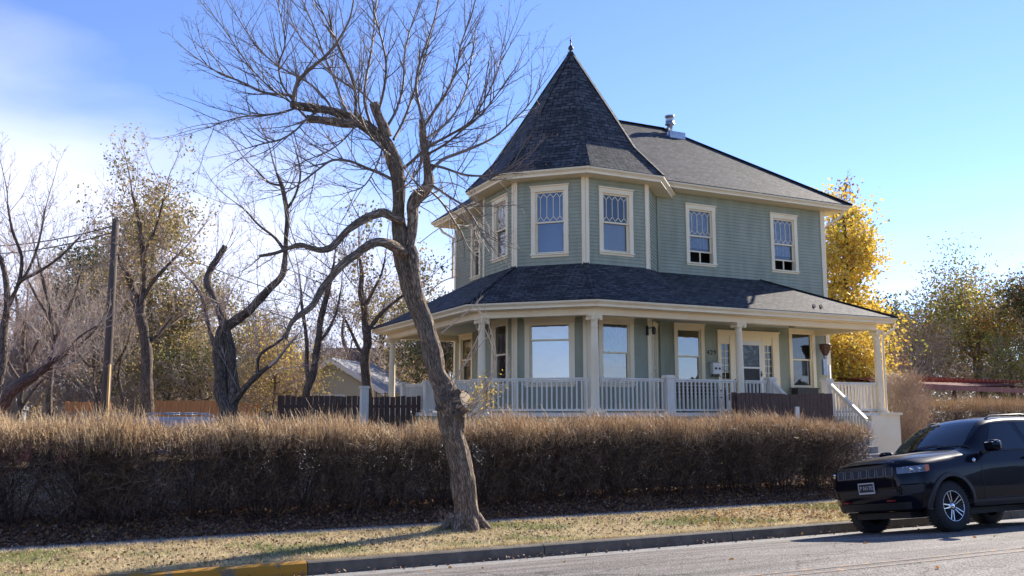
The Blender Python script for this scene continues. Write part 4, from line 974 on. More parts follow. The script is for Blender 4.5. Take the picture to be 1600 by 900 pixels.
tree('bare_tree','leaning dark bare tree at the far left edge',[
 [(-40,660,17),(-5,632,15),(20,612,13),(45,592,11),(66,576,9.5),(82,562,8.5)],
 [(-2,600,8,2),(5,560,7.5,2.1),(6,520,7,2.2),(12,480,6,2.3),(10,440,5,2.4),(0,400,3.5,2.5)],
 [(12,480,4,2.3),(30,440,3.4,2.2),(34,400,3,2.1),(20,360,2.6,2),(12,320,1.8,2)],
 [(25,450,3,2.2),(45,420,2.6,2.2),(60,380,2.2,2),(70,330,1.4,2)],[(60,580,3.2),(95,560,2.8),(120,530,2.2),(150,510,1.4)],[(30,440,3,2.2),(60,425,2.5,2),(95,400,2.1,2),(125,370,1.2,2)]],24,seed=25,tw_len=1.6,tw_n=3.6,tw_r=.013,top_t=.5)
tree('bare_tree','twiggy pale leafless tree in the thicket left of the utility pole',[
 [(78,668,6),(76,630,6),(77,590,5.5),(84,550,5),(82,510,4.5),(76,470,4),(68,440,3),(60,410,2)],
 [(82,540,3.5),(100,500,3),(116,460,2.4),(125,430,1.4)],[(80,500,3),(60,470,2.4),(45,440,1.4)],[(84,560,3),(110,550,2.6),(140,525,2),(160,500,1.2)]],30,seed=26,tw_len=1.9,tw_n=3.6,twigs='twig_pale',top_t=.3,
 leaves=(('leaf_tan',500,.07,.4),))
tree('bare_tree','tangled leafless shrub-like tree with pinkish brown twigs behind the white-roofed shed',[
 [(30,668,5),(32,620,5),(40,580,4.4),(36,540,3.8),(40,500,2.6)],[(34,600,3.5),(10,560,3),(-10,520,2)],[(38,570,3),(62,530,2.4),(80,490,1.6)],[(32,640,3),(60,600,2.6),(95,575,2),(130,560,1.4)]],34,seed=27,tw_len=2.0,tw_n=4.2,top_t=.2,
 leaves=(('leaf_brown',400,.08,.5),))
tree('bare_tree','leafless multi-stemmed bush-like tree between the pole and the slender trunk',[
 [(150,668,4.5),(150,630,4.5),(145,590,4),(148,550,3.4),(140,515,2.4)],[(152,620,3.5),(175,580,3),(196,545,2.4),(205,510,1.5)],[(148,580,3),(125,555,2.4),(110,520,1.6)],[(190,668,4),(192,625,3.6),(185,590,3),(190,560,2)]],33,seed=28,tw_len=1.9,tw_n=4.2,twigs='twig_pale',top_t=.2,
 leaves=(('leaf_khaki',500,.09,.4),))
# --- leafy trees and big shrubs of the background
def leafy(name,label,px,py0,py1,wpx,D,ms,seed,cnt=2200,size=.16,group=None,cat='tree',trunk_r=5,sub=5,bark='bark_dark',clump=.5,tw=1.8,fork=.45):
    """a crown: trunk, limbs that reach into the crown's volume, twigs, and leaves in clumps"""
    rg=random.Random(seed); g=np.random.default_rng(seed); T=thing(name,label,cat,(0,0,0),0,group)
    tb=MB(); bb=MB(); ends=[]; H_=py0-py1
    P=dict(segs=[4,3,3],wob=[.16,.2,.25],up=[.05,.03,.02],kids=[5,4,0],ratio=.55,rr=.5,rmin=.008,taper=.75,sides=[4,3,3],first=.15,ang=(.4,1.1),kup=.1)
    top=(px+rg.uniform(-.1,.1)*wpx,py1+.12*H_)
    main=[(px,py0+20,trunk_r*1.2),(px+rg.uniform(-.03,.03)*wpx,py0-.2*H_,trunk_r),(px+rg.uniform(-.06,.06)*wpx,py0-fork*H_,trunk_r*.8),(px+rg.uniform(-.08,.08)*wpx,py0-.7*H_,trunk_r*.5),(top[0],top[1],trunk_r*.2)]
    pts,rad=limb(tb,main,D,8,3,bark_rf(seed,.1,5)); 
    W3=wpx*D/F
    for i in range(sub*2):
        f=rg.uniform(.25,.85)*(len(pts)-1); j=int(f); p=pts[j]; an=i*2.4+rg.uniform(-.4,.4); t=f/(len(pts)-1)
        reach=W3*.5*math.sin(math.pi*min(1,.25+.75*t))*rg.uniform(.6,1.05)
        e=p+Vector((math.cos(an)*reach,math.sin(an)*reach,reach*rg.uniform(.3,1.1)))
        mid=p.lerp(e,.5)+Vector((rg.uniform(-.3,.3),rg.uniform(-.3,.3),-.1*reach)); q,r_=smoothp([p,mid,e],[rad[j]*.55,rad[j]*.35,.02],3); tb.tube(q,r_,6)
        along(q,r_,rg,bb,ends,P,7,tw,.014,.25,1,(.4,1.1),.25)
    along(pts,rad,rg,bb,ends,P,6,tw,.016,.5,1,(.4,1.1),.3)
    tb.build('trunk',M[bark],T,True); bb.build('twigs',M['twig'],T)
    E_=np.array([tuple(e[0]) for e in ends])
    size*=.85
    for mname,fr in ms:
        c=int(cnt*fr*2.6); k=max(8,c//40); C_=E_[g.integers(0,len(E_),k)]; P_=C_[g.integers(0,k,c)]+np.clip(g.normal(size=(c,3)),-1.5,1.5)*clump*g.uniform(.4,1.1,(c,1))
        V,Fq=leafquads(P_,g.uniform(.6,1.4,c)*size,g); npmesh('leaf',V,Fq,M[mname],parent=T)
    return T
LK='leaf_khaki';LO='leaf_olive';LG='leaf_green';LY='leaf_yellow';LR='leaf_orange';LL='leaf_lime'
GB='trees behind the left fences'
leafy('leafy_tree','tall narrow tree of thinning olive leaves rising right of the utility pole top',235,650,285,105,44,((LO,.5),(LK,.5)),31,3600,.17,trunk_r=5,clump=.55)
leafy('evergreen_tree','dark green evergreen mass left of the utility pole',150,650,372,105,50,((LG,.8),(LO,.2)),32,6500,.2,trunk_r=6,clump=.6)
leafy('leafy_tree','khaki-leaved tree behind the slender dark trunk',205,650,430,120,46,((LK,.6),(LO,.4)),33,4200,.17)
leafy('leafy_tree','khaki-leaved tree filling the gap left of the forked bare tree',285,655,440,110,45,((LK,.7),(LO,.3)),34,4500,.16)
leafy('leafy_bush','olive and yellow bush behind the cedar fence, left of the forked tree',262,650,545,90,42,((LK,.5),(LO,.3),(LL,.2)),35,3000,.13,cat='bush',trunk_r=3,fork=.2)
leafy('leafy_bush','rounded yellow-brown bush right of the forked tree trunk',402,665,505,85,38,((LK,.5),(LL,.25),('leaf_tan',.25)),36,3200,.12,cat='bush',trunk_r=3,fork=.2)
leafy('leafy_bush','low golden bush left of the dark board fence',425,668,570,75,36,((LY,.15),(LK,.6),(LO,.25)),37,2200,.11,cat='bush',trunk_r=3,fork=.2)
leafy('evergreen_bush','dark green bush low down between the cedar fences',315,650,585,60,41,((LG,.7),(LO,.3)),38,1600,.12,cat='bush',trunk_r=3,fork=.2)
leafy('leafy_tree','grey-brown half-bare tree behind the leaning tree at the far left',30,650,420,130,52,((LK,.4),('leaf_tan',.6)),39,1500,.14,tw=2.4)
leafy('leafy_tree','grey-brown half-bare tree behind the twiggy tree left of the pole',105,650,440,110,48,((LK,.5),('leaf_brown',.5)),40,1500,.14,tw=2.4)
leafy('leafy_tree','olive tree showing between the big trunk and the house, above the porch corner',655,650,415,85,48,((LK,.45),(LO,.55)),41,2600,.18)
leafy('leafy_tree','thin brown tree behind the cream cottage roof',600,650,440,90,55,((LK,.5),('leaf_brown',.5)),42,1100,.18,tw=2.4)
leafy('evergreen_tree','dark green tree seen under the porch roof between the columns',700,650,515,80,44,((LG,.8),(LO,.2)),43,3600,.15)
leafy('leafy_tree','bare brown tree behind the green-roofed building',540,650,470,100,60,(('leaf_brown',1.),),44,500,.14,tw=2.6)
leafy('leafy_tree','reddish brown bare shrub beside the cream cottage gable',455,660,535,60,42,(('leaf_brown',.6),(LR,.4)),45,700,.11,tw=1.5,trunk_r=3,fork=.2)
leafy('leafy_tree','thin brown tree at the far left behind the shed, lower than its neighbours',-20,650,470,120,60,(('leaf_brown',1.),),46,600,.14,tw=2.6)
leafy('leafy_tree','distant bare tree right of the forked tree, low on the skyline',420,650,480,90,62,(('leaf_brown',1.),),47,400,.14,tw=2.8)
# right side
leafy('yellow_tree','tall bright yellow autumn tree standing behind the right end of the house',1320,655,290,58,44,((LY,.88),(LL,.12)),51,5200,.24,trunk_r=6,clump=.6,tw=1.0,sub=7)
leafy('rust_tree','rust-tinged top tree rising above the yellow tree behind the eave',1318,600,240,44,47,((LR,.4),(LY,.45),('leaf_tan',.15)),52,1100,.24,trunk_r=3,clump=.4,tw=.9)
leafy('yellow_bush','dense bright yellow bush seen between the porch columns at the right',1325,660,520,60,39,((LY,.85),(LL,.1),(LR,.05)),53,5200,.17,trunk_r=4,cat='bush',fork=.2)
leafy('leafy_tree','yellow-orange tree sprig just right of the porch corner column',1392,655,500,20,42,((LR,.4),(LY,.6)),54,330,.15,trunk_r=2,tw=.8)
leafy('evergreen_tree','dark green tree right of the yellow tree, behind the brick building',1395,650,470,60,70,((LG,.75),(LO,.25)),55,2600,.26,clump=.6)
leafy('leafy_tree','grey-brown thinning tree left of the large olive tree at the right',1450,650,482,110,62,((LO,.4),('leaf_tan',.3),(LG,.3)),56,3400,.2,tw=2.4,clump=.7)
leafy('leafy_tree','large olive and yellow tree with a dark leaning trunk above the rust-red shelter',1535,648,450,140,55,((LO,.4),(LL,.3),(LY,.08),(LR,.22)),57,6200,.2,trunk_r=9,tw=2.6,clump=.8,sub=7)
leafy('leafy_tree','dark green tree behind the rust-red shelter',1500,650,500,120,70,((LG,.7),(LO,.3)),58,3800,.26,clump=.8)
leafy('leafy_tree','brown-green tree cut by the right edge of the picture',1618,650,430,80,50,((LO,.4),(LR,.3),(LG,.3)),59,3200,.2,trunk_r=7)
leafy('leafy_tree','grey twiggy tree in front of the brick building at the right',1425,650,520,80,50,(('leaf_tan',.5),(LO,.5)),60,900,.14,tw=2.)
leafy('leafy_tree','yellow-green low tree at the right edge above the second hedge',1580,655,540,90,48,((LL,.6),(LO,.4)),61,2000,.17,tw=1.8,fork=.25)
# far woods closing the horizon
g=np.random.default_rng(77)
for i,(x,y,w_,h_,wl,rf) in enumerate(((-14,-30,13,3.0,'brick','shingle_dark'),(4,-31,12,3.1,'house_cream','shingle'),(21,-30,14,3.0,'shedblue','shingle_dark'),(39,-31,12,3.1,'brick','shingle'))):
    OPP.append((x,y,w_,h_,wl,rf))
def woods(name,label,px0,px1,D,h,cnt,ms):
    a_=at(px0,643,D);c_=at(px1,643,D); 
    for i,(m_,fr) in enumerate(ms):
        n=int(cnt*fr); t=g.random(n); hh=h*(.55+.3*np.sin(t*23+1)+.15*np.sin(t*61)); z=.5+hh*g.random(n)**.8
        P_=np.stack([a_.x+(c_.x-a_.x)*t+g.normal(size=n)*3,a_.y+(c_.y-a_.y)*t+g.normal(size=n)*3,z],1)
        V,Fq=leafquads(P_,g.uniform(.4,1.)*np.ones(n)*.6*g.uniform(.5,1.2,n),g,asp=.7); o=npmesh(name,V,Fq,M[m_]); tag(o,label,'woods',kind='stuff')
woods('distant_woods','far-off leafy wood closing the skyline',-200,1900,110,7.5,9000,((LO,1.),))
woods('distant_woods','far-off grey-brown wood closing the skyline',-200,1900,125,9,7000,(('twig',1.),))
a_=np.random.default_rng(99); n=15000; t_=a_.random(n); hh=5.2*(.8+.12*np.sin(t_*31)+.1*np.sin(t_*77))
V,Fq=leafquads(np.stack([-40+110*t_,-22+a_.normal(size=n)*1.5,hh*a_.random(n)],1),a_.uniform(.5,1.1,n),a_,asp=.8); tag(npmesh('reflection_shrubs',V,Fq,M[LG]),'unseen dark evergreen row added behind the camera to darken reflections','shrubs',kind='stuff')  # unseen evergreen row, added and sized to darken what the car reflects
woods('distant_woods','thicket of brown scrub behind the left fences',-120,480,66,6.5,9000,(('twig',.5),(LK,.5)))
def scrub(name,label,pts,D,n,m_,seed):
    g=np.random.default_rng(seed); px0,px1,pt,pb_=pts; u=g.random(n); v=g.random(n)**.8; hump=.75+.25*np.sin(u*17+seed)+.12*np.sin(u*43)
    A=[]
    for a_,c_,h_ in zip(u,v,hump):
        q=at(px0+(px1-px0)*a_,pb_+(pt-pb_)*c_*min(1,h_),D+g.uniform(-2,2)); A.append(q)
    A=np.array([tuple(q) for q in A]); d=np.stack([g.normal(size=n)*.5,g.normal(size=n)*.5,g.uniform(.1,1.3,n)],1); B=A+d*g.uniform(.3,.9,n)[:,None]
    V,Fq=sticks(A,B,g.uniform(.008,.016,n),g.uniform(.004,.008,n)); o=npmesh(name,V,Fq,M[m_]); tag(o,label,'thicket',kind='stuff')
scrub('thicket','pinkish grey thicket of bare twigs left of the utility pole',(-60,215,430,650),45,15000,'twig',201)
scrub('thicket','pale thicket of bare twigs behind the slender trunk',(120,330,500,650),46,8000,'twig_pale',202)
scrub('thicket','grey thicket of bare twigs around the cream cottage',(400,700,520,650),52,6500,'twig',203)
scrub('thicket','brown bare twigs behind the rust-red shelter',(1385,1620,500,650),58,6500,'twig',204)
woods('distant_woods','dark thicket behind the right-hand shelter',1380,1700,85,6.5,6000,((LG,.5),('twig',.5)))
# ------------------------------------------------------------------ hedges
def hedge(name,label,x0,x1,ya,yb,h,n,seed,shoot=.3,straw=.4,step=.62):
    g=np.random.default_rng(seed); T=tag(bpy.data.objects.new(name,None),label,'hedge'); COL.objects.link(T)
    gzv=np.vectorize(gz); yc=(ya+yb)/2; hw=(yb-ya)/2
    npl=int((x1-x0)/step); cx_=x0+(np.arange(npl)+.5)*step+g.uniform(-.16,.16,npl); cx_[-1]=x1-.75; cy_=yc+g.uniform(-.12,.12,npl); vig=g.uniform(.72,1.12,npl); hh=h*g.uniform(.93,1.04,npl)
    def place(m,tlo,thi,pw=1.):
        """points that fan out of the individual shrubs: narrow at the foot, wide at the top"""
        p=vig/vig.sum(); i=g.choice(npl,m,p=p); t=tlo+(thi-tlo)*g.random(m)**pw
        spread=.20+.26*np.clip(t,0,1)**.6
        # mostly on the shell of each shrub
        an=g.uniform(0,6.283,m); r=g.random(m)**.42
        x=cx_[i]+np.cos(an)*r*spread*1.5*max(step/.62,.9)+g.normal(size=m)*.05; y=cy_[i]+np.sin(an)*r*np.minimum(spread*1.9,hw)*1.0+g.normal(size=m)*.03
        x=np.minimum(x,x1-.12*(1-t)+g.normal(size=m)*.05)
        return x,y,t*hh[i],an,i
    # several woody stems from each foot, forking upwards
    ns=npl*11; i=np.repeat(np.arange(npl),11); an=g.uniform(0,6.28,ns); le=g.uniform(.15,.5,ns)
    A=np.stack([cx_[i]+g.normal(size=ns)*.07,cy_[i]+g.normal(size=ns)*.07,np.zeros(ns)],1); A[:,2]=gzv(A[:,0],A[:,1])-.03
    B=A+np.stack([np.cos(an)*le*.5,np.sin(an)*le*.45,g.uniform(.35,.6,ns)],1); C=B+np.stack([np.cos(an)*le*.6+g.normal(size=ns)*.07,np.sin(an)*le*.5+g.normal(size=ns)*.07,g.uniform(.35,.7,ns)],1)
    C2=B+np.stack([g.normal(size=ns)*.2,g.normal(size=ns)*.2,g.uniform(.3,.6,ns)],1); r_=g.uniform(.009,.019,ns)
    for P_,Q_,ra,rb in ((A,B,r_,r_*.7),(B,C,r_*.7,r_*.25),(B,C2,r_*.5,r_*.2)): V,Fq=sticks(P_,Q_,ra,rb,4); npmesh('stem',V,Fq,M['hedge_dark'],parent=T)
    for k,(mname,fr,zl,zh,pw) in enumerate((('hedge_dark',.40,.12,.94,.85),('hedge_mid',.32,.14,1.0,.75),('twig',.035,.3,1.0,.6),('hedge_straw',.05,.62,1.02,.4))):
        m_=int(n*fr); x,y,z,an,i=place(m_,zl,zh,pw); zz=z+gzv(x,y)
        d=np.stack([np.cos(an)*.5+g.normal(size=m_)*.75,np.sin(an)*.5+g.normal(size=m_)*.75,g.uniform(-.35,1.3,m_)],1); d/=np.linalg.norm(d,axis=1,keepdims=True)
        L=g.uniform(.07,.32,m_)[:,None]; A=np.stack([x,y,zz],1)-d*L*.5; B=A+d*L*.55; kx=g.normal(size=(m_,3))*.35+np.array([[0,0,.35]]); C=B+(d+kx)*L*.45; ra=g.uniform(.002,.0046,m_)
        V,Fq=sticks(A,B,ra,ra*.7); npmesh('twigs',V,Fq,M[mname],parent=T); V,Fq=sticks(B,C,ra*.7,ra*.35); npmesh('twigs',V,Fq,M[mname],parent=T)
    m_=int(n*straw); x,y,z,an,i=place(m_,.84,1.04,1.); lf=.75+.35*np.sin(x*.9+.5)*np.sin(x*2.7)+.3*np.sin(x*9+y*5); lf=np.clip(lf*vig[i],.3,1.5)
    d=np.stack([g.normal(size=m_)*.26+.04,g.normal(size=m_)*.26,np.ones(m_)],1); d/=np.linalg.norm(d,axis=1,keepdims=True)
    L=(g.uniform(.12,1.,m_)**1.6*shoot*lf*np.where(g.random(m_)<.02,1.7,1.)+.05)[:,None]; A=np.stack([x,y,z+gzv(x,y)-.05],1); B=A+d*L*.6; C=B+(d+g.normal(size=(m_,3))*.22)*L*.4; ra=g.uniform(.0028,.0048,m_)
    V,Fq=sticks(A,B,ra,ra*.65); mi=(np.arange(len(Fq))//3%4==0).astype(int); npmesh('shoots',V,Fq,[M['hedge_straw'],M['hedge_mid']],mi,parent=T)
    V,Fq=sticks(B,C,ra*.65,ra*.3); npmesh('shoots',V,Fq,[M['hedge_straw'],M['hedge_mid']],mi,parent=T)
    m_=int(n*.05); x,y,z,an,i=place(m_,.2,1,1.); V,Fq=leafquads(np.stack([x,y,z+gzv(x,y)],1),g.uniform(.015,.04,m_),g); npmesh('leaf',V,Fq,M['leaf_brown'],parent=T)
    return T
hx=hY(1358,740,15.6).x
hedge('privet_hedge','long clipped bare-twig hedge along the sidewalk in front of the house',-4.5,hx,15.0,16.2,1.45,160000,5,step=.47,shoot=.34,straw=.30)
hedge('privet_hedge','second straw-coloured hedge beyond the parked car, right of the porch',20.5,60,22.2,24.4,1.45,60000,6,shoot=.42,straw=.8,step=1.1)
# tall dry bush between porch and second hedge
g=np.random.default_rng(91)
t=thing('dry_bush','tall dry twiggy bush right of the porch corner pedestal','bush')
p=hY(1412,690,21.6); n=7500
u=g.random(n); an=g.uniform(0,6.28,n); rr_=(g.random(n)**.5)*(.35+.55*np.sin(np.clip(u*1.15,0,1)*2.6)); z=.7+u*2.3
A=np.stack([p.x+np.cos(an)*rr_*1.1,p.y+np.sin(an)*rr_,z],1); d=np.stack([np.cos(an)*.35+g.normal(size=n)*.45,np.sin(an)*.35+g.normal(size=n)*.45,g.uniform(.2,1.4,n)],1); B=A+d*g.uniform(.1,.38,n)[:,None]
V,Fq=sticks(A,B,g.uniform(.003,.006,n),g.uniform(.0015,.003,n)); mi=np.array([0,0,0,0,1])[(np.arange(len(Fq))//3%5)]; npmesh('twigs',V,Fq,[M['twig'],M['hedge_straw']],mi,parent=t)
ns=40; an=g.uniform(0,6.28,ns); A=np.stack([p.x+np.cos(an)*.12,p.y+np.sin(an)*.12,np.full(ns,.6)],1); B=A+np.stack([np.cos(an)*g.uniform(.1,.8,ns),np.sin(an)*g.uniform(.1,.7,ns),g.uniform(1.2,2.2,ns)],1); V,Fq=sticks(A,B,np.full(ns,.014),np.full(ns,.004),4); npmesh('stem',V,Fq,M['twig'],parent=t)
# ------------------------------------------------------------------ chain link fence inside the hedge
t=thing('chain_link_fence','grey chain link fence running inside and behind the long hedge','fence',(0,0,0))
A=[];B=[]; yf=16.35; z0,z1=.2,1.35; x=-5.
while x<hx-1:
    A.append((x,yf,z0));B.append((x+(z1-z0),yf,z1)); A.append((x+(z1-z0),yf+.004,z0));B.append((x,yf+.004,z1)); x+=.075
A=np.array(A);B=np.array(B); V,Fq=sticks(A,B,np.full(len(A),.0022),np.full(len(A),.0022)); o=npmesh('wire_mesh',V,Fq,M['metal'],parent=t)
b=MB(); b.tube([(-5,yf,1.37),(hx-.6,yf,1.37)],[.02]*2,8); b.build('top_rail',M['metal'],t)
x=-4.2
while x<hx-.5: 
    b=MB(); b.tube([(x,yf+.04,.0),(x,yf+.04,1.4)],[.028]*2,8,cap=True); b.build('post',M['metal'],t); x+=2.6
# ------------------------------------------------------------------ grass, leaves on the ground
g=np.random.default_rng(15)
def blades(name,label,n,x0,x1,y0,y1,m_,hgt,dens=None,dz=0):
    x=g.uniform(x0,x1,n); y=g.uniform(y0,y1,n)
    if dens is not None: k=dens(x,y)>g.random(n); x=x[k];y=y[k]; n=len(x)
    z=np.vectorize(gz)(x,y)+dz; h=g.uniform(.4,1.2,n)*hgt; an=g.uniform(0,6.28,n); w=g.uniform(.003,.006,n)
    A=np.stack([x-np.cos(an)*w,y-np.sin(an)*w,z],1);B=np.stack([x+np.cos(an)*w,y+np.sin(an)*w,z],1); C=np.stack([x+g.normal(size=n)*h*.6,y+g.normal(size=n)*h*.6,z+h],1)
    V=np.stack([A,B,C],1).reshape(-1,3); Fq=(np.arange(n)*3)[:,None]+np.array([[0,1,2]]); o=npmesh(name,V,Fq,m_); tag(o,label,'grass',kind='stuff'); return o
ns_=lambda x,y:np.sin(x*1.3+y*2)*np.sin(x*.47-y*1.7)+.5*np.sin(x*3.1+1)*np.sin(y*5+x)
patch=lambda x,y:np.clip(ns_(x,y)*1.5-.05,.06,1)
blades('dry_grass','short straw-coloured grass of the verge',76000,-3.5,19,12.18,14.15,M['grass_straw'],.05,lambda x,y:np.clip(1.1-patch(x,y),.2,1))
blades('green_grass','patches of green grass on the verge',70000,-3.5,19,12.18,14.1,M['grass_green'],.065,patch)
blades('dry_grass','dry grass edging the kerb and sidewalk',9000,-3.5,19,14.0,14.16,M['grass_straw'],.07)
blades('dry_grass','dry grass edging the kerb top',10000,-3.5,19,12.15,12.26,M['grass_straw'],.07)
blades('dry_grass','dry grass beyond the hedge at the right',12000,20.5,36,15.8,22,M['grass_straw'],.12)
def litter(name,label,n,x0,x1,y0,y1,m_,s,zf,pw=1):
    x=g.uniform(x0,x1,n); y=y0+(y1-y0)*g.random(n)**pw; z=np.array([zf(a_,c_) for a_,c_ in zip(x,y)])+g.uniform(.005,.05,n)
    V,Fq=leafquads(np.stack([x,y,z],1),g.uniform(.6,1.3,n)*s,g,flat=.55,asp=.65); o=npmesh(name,V,Fq,M[m_]); tag(o,label,'leaves',kind='stuff')
litter('fallen_leaves','brown leaf litter drifted under the hedge',46000,-4.5,hx,14.5,17.2,'leaf_brown',.06,gz)
litter('fallen_leaves','scattered rust leaves under the hedge',13000,-4.5,hx,14.55,18.5,'leaf_orange',.05,gz)
litter('fallen_leaves','pale fallen leaves on the sunlit ground behind the hedge',9000,-4.5,hx,14.5,19.0,'leaf_tan',.05,gz)
litter('fallen_leaves','tan leaves scattered on the verge grass',6500,-3.5,18,12.2,14.2,'leaf_tan',.045,gz)
litter('fallen_leaves','brown leaves scattered on the verge grass',3000,-3.5,18,12.2,14.2,'leaf_brown',.05,gz)
litter('fallen_leaves','rust-coloured leaves in a drift on the verge near the car',1500,9.7,14.3,12.3,14,'leaf_orange',.05,gz)
litter('fallen_leaves','leaves caught in the gutter along the kerb',420,-3,16,11.7,11.97,'leaf_brown',.05,lambda x,y:-.245)
litter('fallen_leaves','a few leaves blown onto the road',60,0,16,7,11.9,'leaf_orange',.06,lambda x,y:rz_(y))
# little dry weed at the foot of the big tree
t=thing('dry_weed','small pale dry weed on the verge just left of the big tree foot','weed')
b=MB(); p=hZ(693,826,-.05); ee=[]
Pw=dict(PB_,segs=[4,3,3,2],kids=[6,4,3,0],rmin=.0018,kup=0.1)
rg=random.Random(3)
for i in range(5): grow(b,rg,p+Vector((rg.uniform(-.05,.05),rg.uniform(-.05,.05),0)),Vector((rg.uniform(-.35,.35),rg.uniform(-.3,.3),1)).normalized(),rg.uniform(.18,.36),.003,1,Pw,ee)
b.build('stems',M['twig_pale'],t)
# ------------------------------------------------------------------ utility pole, wires
pb=at(163,668,25.8); pt=at(181,343,26.2); pb.z=.4
t=thing('utility_pole','tall leaning wooden utility pole with a yellow strip on its lower part','utility pole',tuple(pb))
d=pt-pb; b=MB(); b.tube([Vector((0,0,0)),d*.3,d*.6,d],[.125,.12,.112,.098],14,cap=True); b.build('pole',M['pole_wood'],t,True)
b=MB(); o_=RT*.10-FW*.09; b.tube([o_,d*.12+o_,d*.40+o_*.95],[.04,.04,.035],8,cap=True); b.build('side_strip',M['strip_yellow'],t,True)  # thin yellow tube along the lower part of the pole
def wire(label,a,c,sag,r=.02,grp='overhead wires'):
    b=MB(); pts=[]
    for i in range(17): s_=i/16; p=a.lerp(c,s_); p.z-=sag*4*s_*(1-s_); pts.append(p)
    b.tube(pts,[r]*17,4); o=b.build('overhead_wire',M['black']); tag(o,label,'wire',group=grp); return o
wire('overhead wire running left from the utility pole top',at(180,352,26.2),at(-160,368,32),.5)
wire('second overhead wire running left just below the pole top',at(180,362,26.2),at(-160,382,32),.5)
wire('overhead wire running right from the pole behind the bare trees',at(180,356,26.2),at(760,500,60),1.2)
wire('upper of two low wires behind the cream cottage',at(380,455,56),at(760,505,56),.5,.02)
wire('lower of two low wires behind the cream cottage',at(380,475,56),at(760,522,56),.5,.02)
wire('wire crossing low behind the right-hand trees',at(1395,540,60),at(1700,556,60),.4,.02)
# ------------------------------------------------------------------ far buildings
def gable(name,label,cx_,cy_,w,d,h,rh,wall,roof,rz,zb=.4,win=True,ov=.35):
    t=thing(name,label,'house',(cx_,cy_,zb),rz)
    b=MB(); 
    for (x0,y0,x1,y1) in ((-w/2,-d/2,w/2,-d/2),(w/2,-d/2,w/2,d/2),(w/2,d/2,-w/2,d/2),(-w/2,d/2,-w/2,-d/2)): b.face([(x0,y0,0),(x1,y1,0),(x1,y1,h),(x0,y0,h)])
    for y in(-d/2,d/2): b.face([(-w/2,y,h),(w/2,y,h),(0,y,h+rh)])
    b.build('wall',M[wall],t)
    b=MB(); W2=w/2+ov; D2=d/2+ov; dz=rh/(w/2)*ov; k=rh/(w/2)
    for s in(-1,1):
        P=[(s*W2,-D2,h-dz),(s*W2,D2,h-dz),(0,D2,h+rh),(0,-D2,h+rh)]
        b.face([(x,y,z+.12) for x,y,z in P],[(x_[1],x_[2]*2) for x_ in P]); b.face([(x,y,z+.02) for x,y,z in P]);
        b.face([P[0],P[3],(0,-D2,h+rh+.12),(s*W2,-D2,h-dz+.12)]); b.face([P[0],P[1],(s*W2,D2,h-dz+.12),(s*W2,-D2,h-dz+.12)])
    rf=b.build('roof',M[roof],t)
    b=MB()
    for s in(-1,1): b.bar((s*W2,-D2-.02,h-dz),(0,-D2-.02,h+rh),.05,.22)
    b.build('bargeboard',M['white'],t)
    if win:
        for wx in win:
            b=MB(); x0,x1,z0,z1=wx; b.box(x0-.09,x1+.09,-d/2-.05,-d/2-.002,z0-.09,z0-.0); b.box(x0-.09,x1+.09,-d/2-.05,-d/2-.002,z1,z1+.09); b.box(x0-.09,x0,-d/2-.05,-d/2-.002,z0,z1); b.box(x1,x1+.09,-d/2-.05,-d/2-.002,z0,z1)
            b.box((x0+x1)/2-.04,(x0+x1)/2+.04,-d/2-.05,-d/2-.002,z0,z1)
            wn=b.build('window',M['white'],t); b=MB(); b.face([(x0,-d/2-.02,z0),(x1,-d/2-.02,z0),(x1,-d/2-.02,z1),(x0,-d/2-.02,z1)]); b.build('pane',M['pane_far'],wn)
    return t
M['house_roof']=mat('light_grey_roof',(.22,.22,.23),.8,(.30,.30,.31),3)
M['pane_far']=mat('far_window_pane',(.10,.12,.14),.1)
face=math.atan2(RT.y,RT.x)
q=at(528,640,40); zt=at(530,560,40).z
gb=gable('cottage','small cream cottage with a low grey gable roof, left of the porch',q.x+FW.x*4,q.y+FW.y*4,4.6,5,zt-.4-1.35,1.35,'house_cream','house_roof',face+R(-12),.4,[(-.9,.5,1.15,2.15)])
# lower eave porch of the cottage at its right side
q=at(450,640,58); zt=at(450,545,58).z
gable('green_roof_building','long building with a grey-green sloping roof behind the cream cottage',q.x+FW.x*5,q.y+FW.y*5,15,8,2.4,zt-.4-2.4,'house_cream','green_roof',face+R(80),.4,False)
q=at(590,640,62); zt=at(590,545,62).z
gable('dark_roof_house','house with a dark grey roof far behind the left porch corner',q.x,q.y,13,8,2.2,zt-2.6,'shedblue','shingle_dark',face+R(85),.4,False)
q=at(17,640,48); zt=at(17,625,48).z
gable('shed','small blue-grey shed with a bright white metal roof at the far left',q.x,q.y,1.15,2.4,zt-.4-.45,.45,'shedblue','tarp_white',face+R(20),.4,False,ov=.12)
# brick building right
q=at(1392,640,75); zt=at(1392,545,75).z
t=thing('brick_building','red brick building with a pale canopy, seen just right of the porch column','building',(q.x,q.y,.4),face)
b=MB(); b.box(-5.5,.4,0,8,0,zt-.4); b.build('wall',M['brick'],t); b=MB(); b.box(-5.7,.6,-.15,8.2,zt-.4,zt-.1); b.build('parapet',M['concrete'],t)
b=MB(); b.box(.42,2.4,-.6,2,1.9,2.5); b.face([(.42,-.6,3.4),(.42,2,3.4),(2.4,2,2.52),(2.4,-.6,2.52)]); b.face([(.42,-.6,3.4),(2.4,-.6,2.52),(.42,-.6,2.52)]); b.build('canopy',M['white'],t)
b=MB(); b.box(-3,-1.6,-.06,-.002,1.2,2.9); b.build('window',M['pane_far'],t)
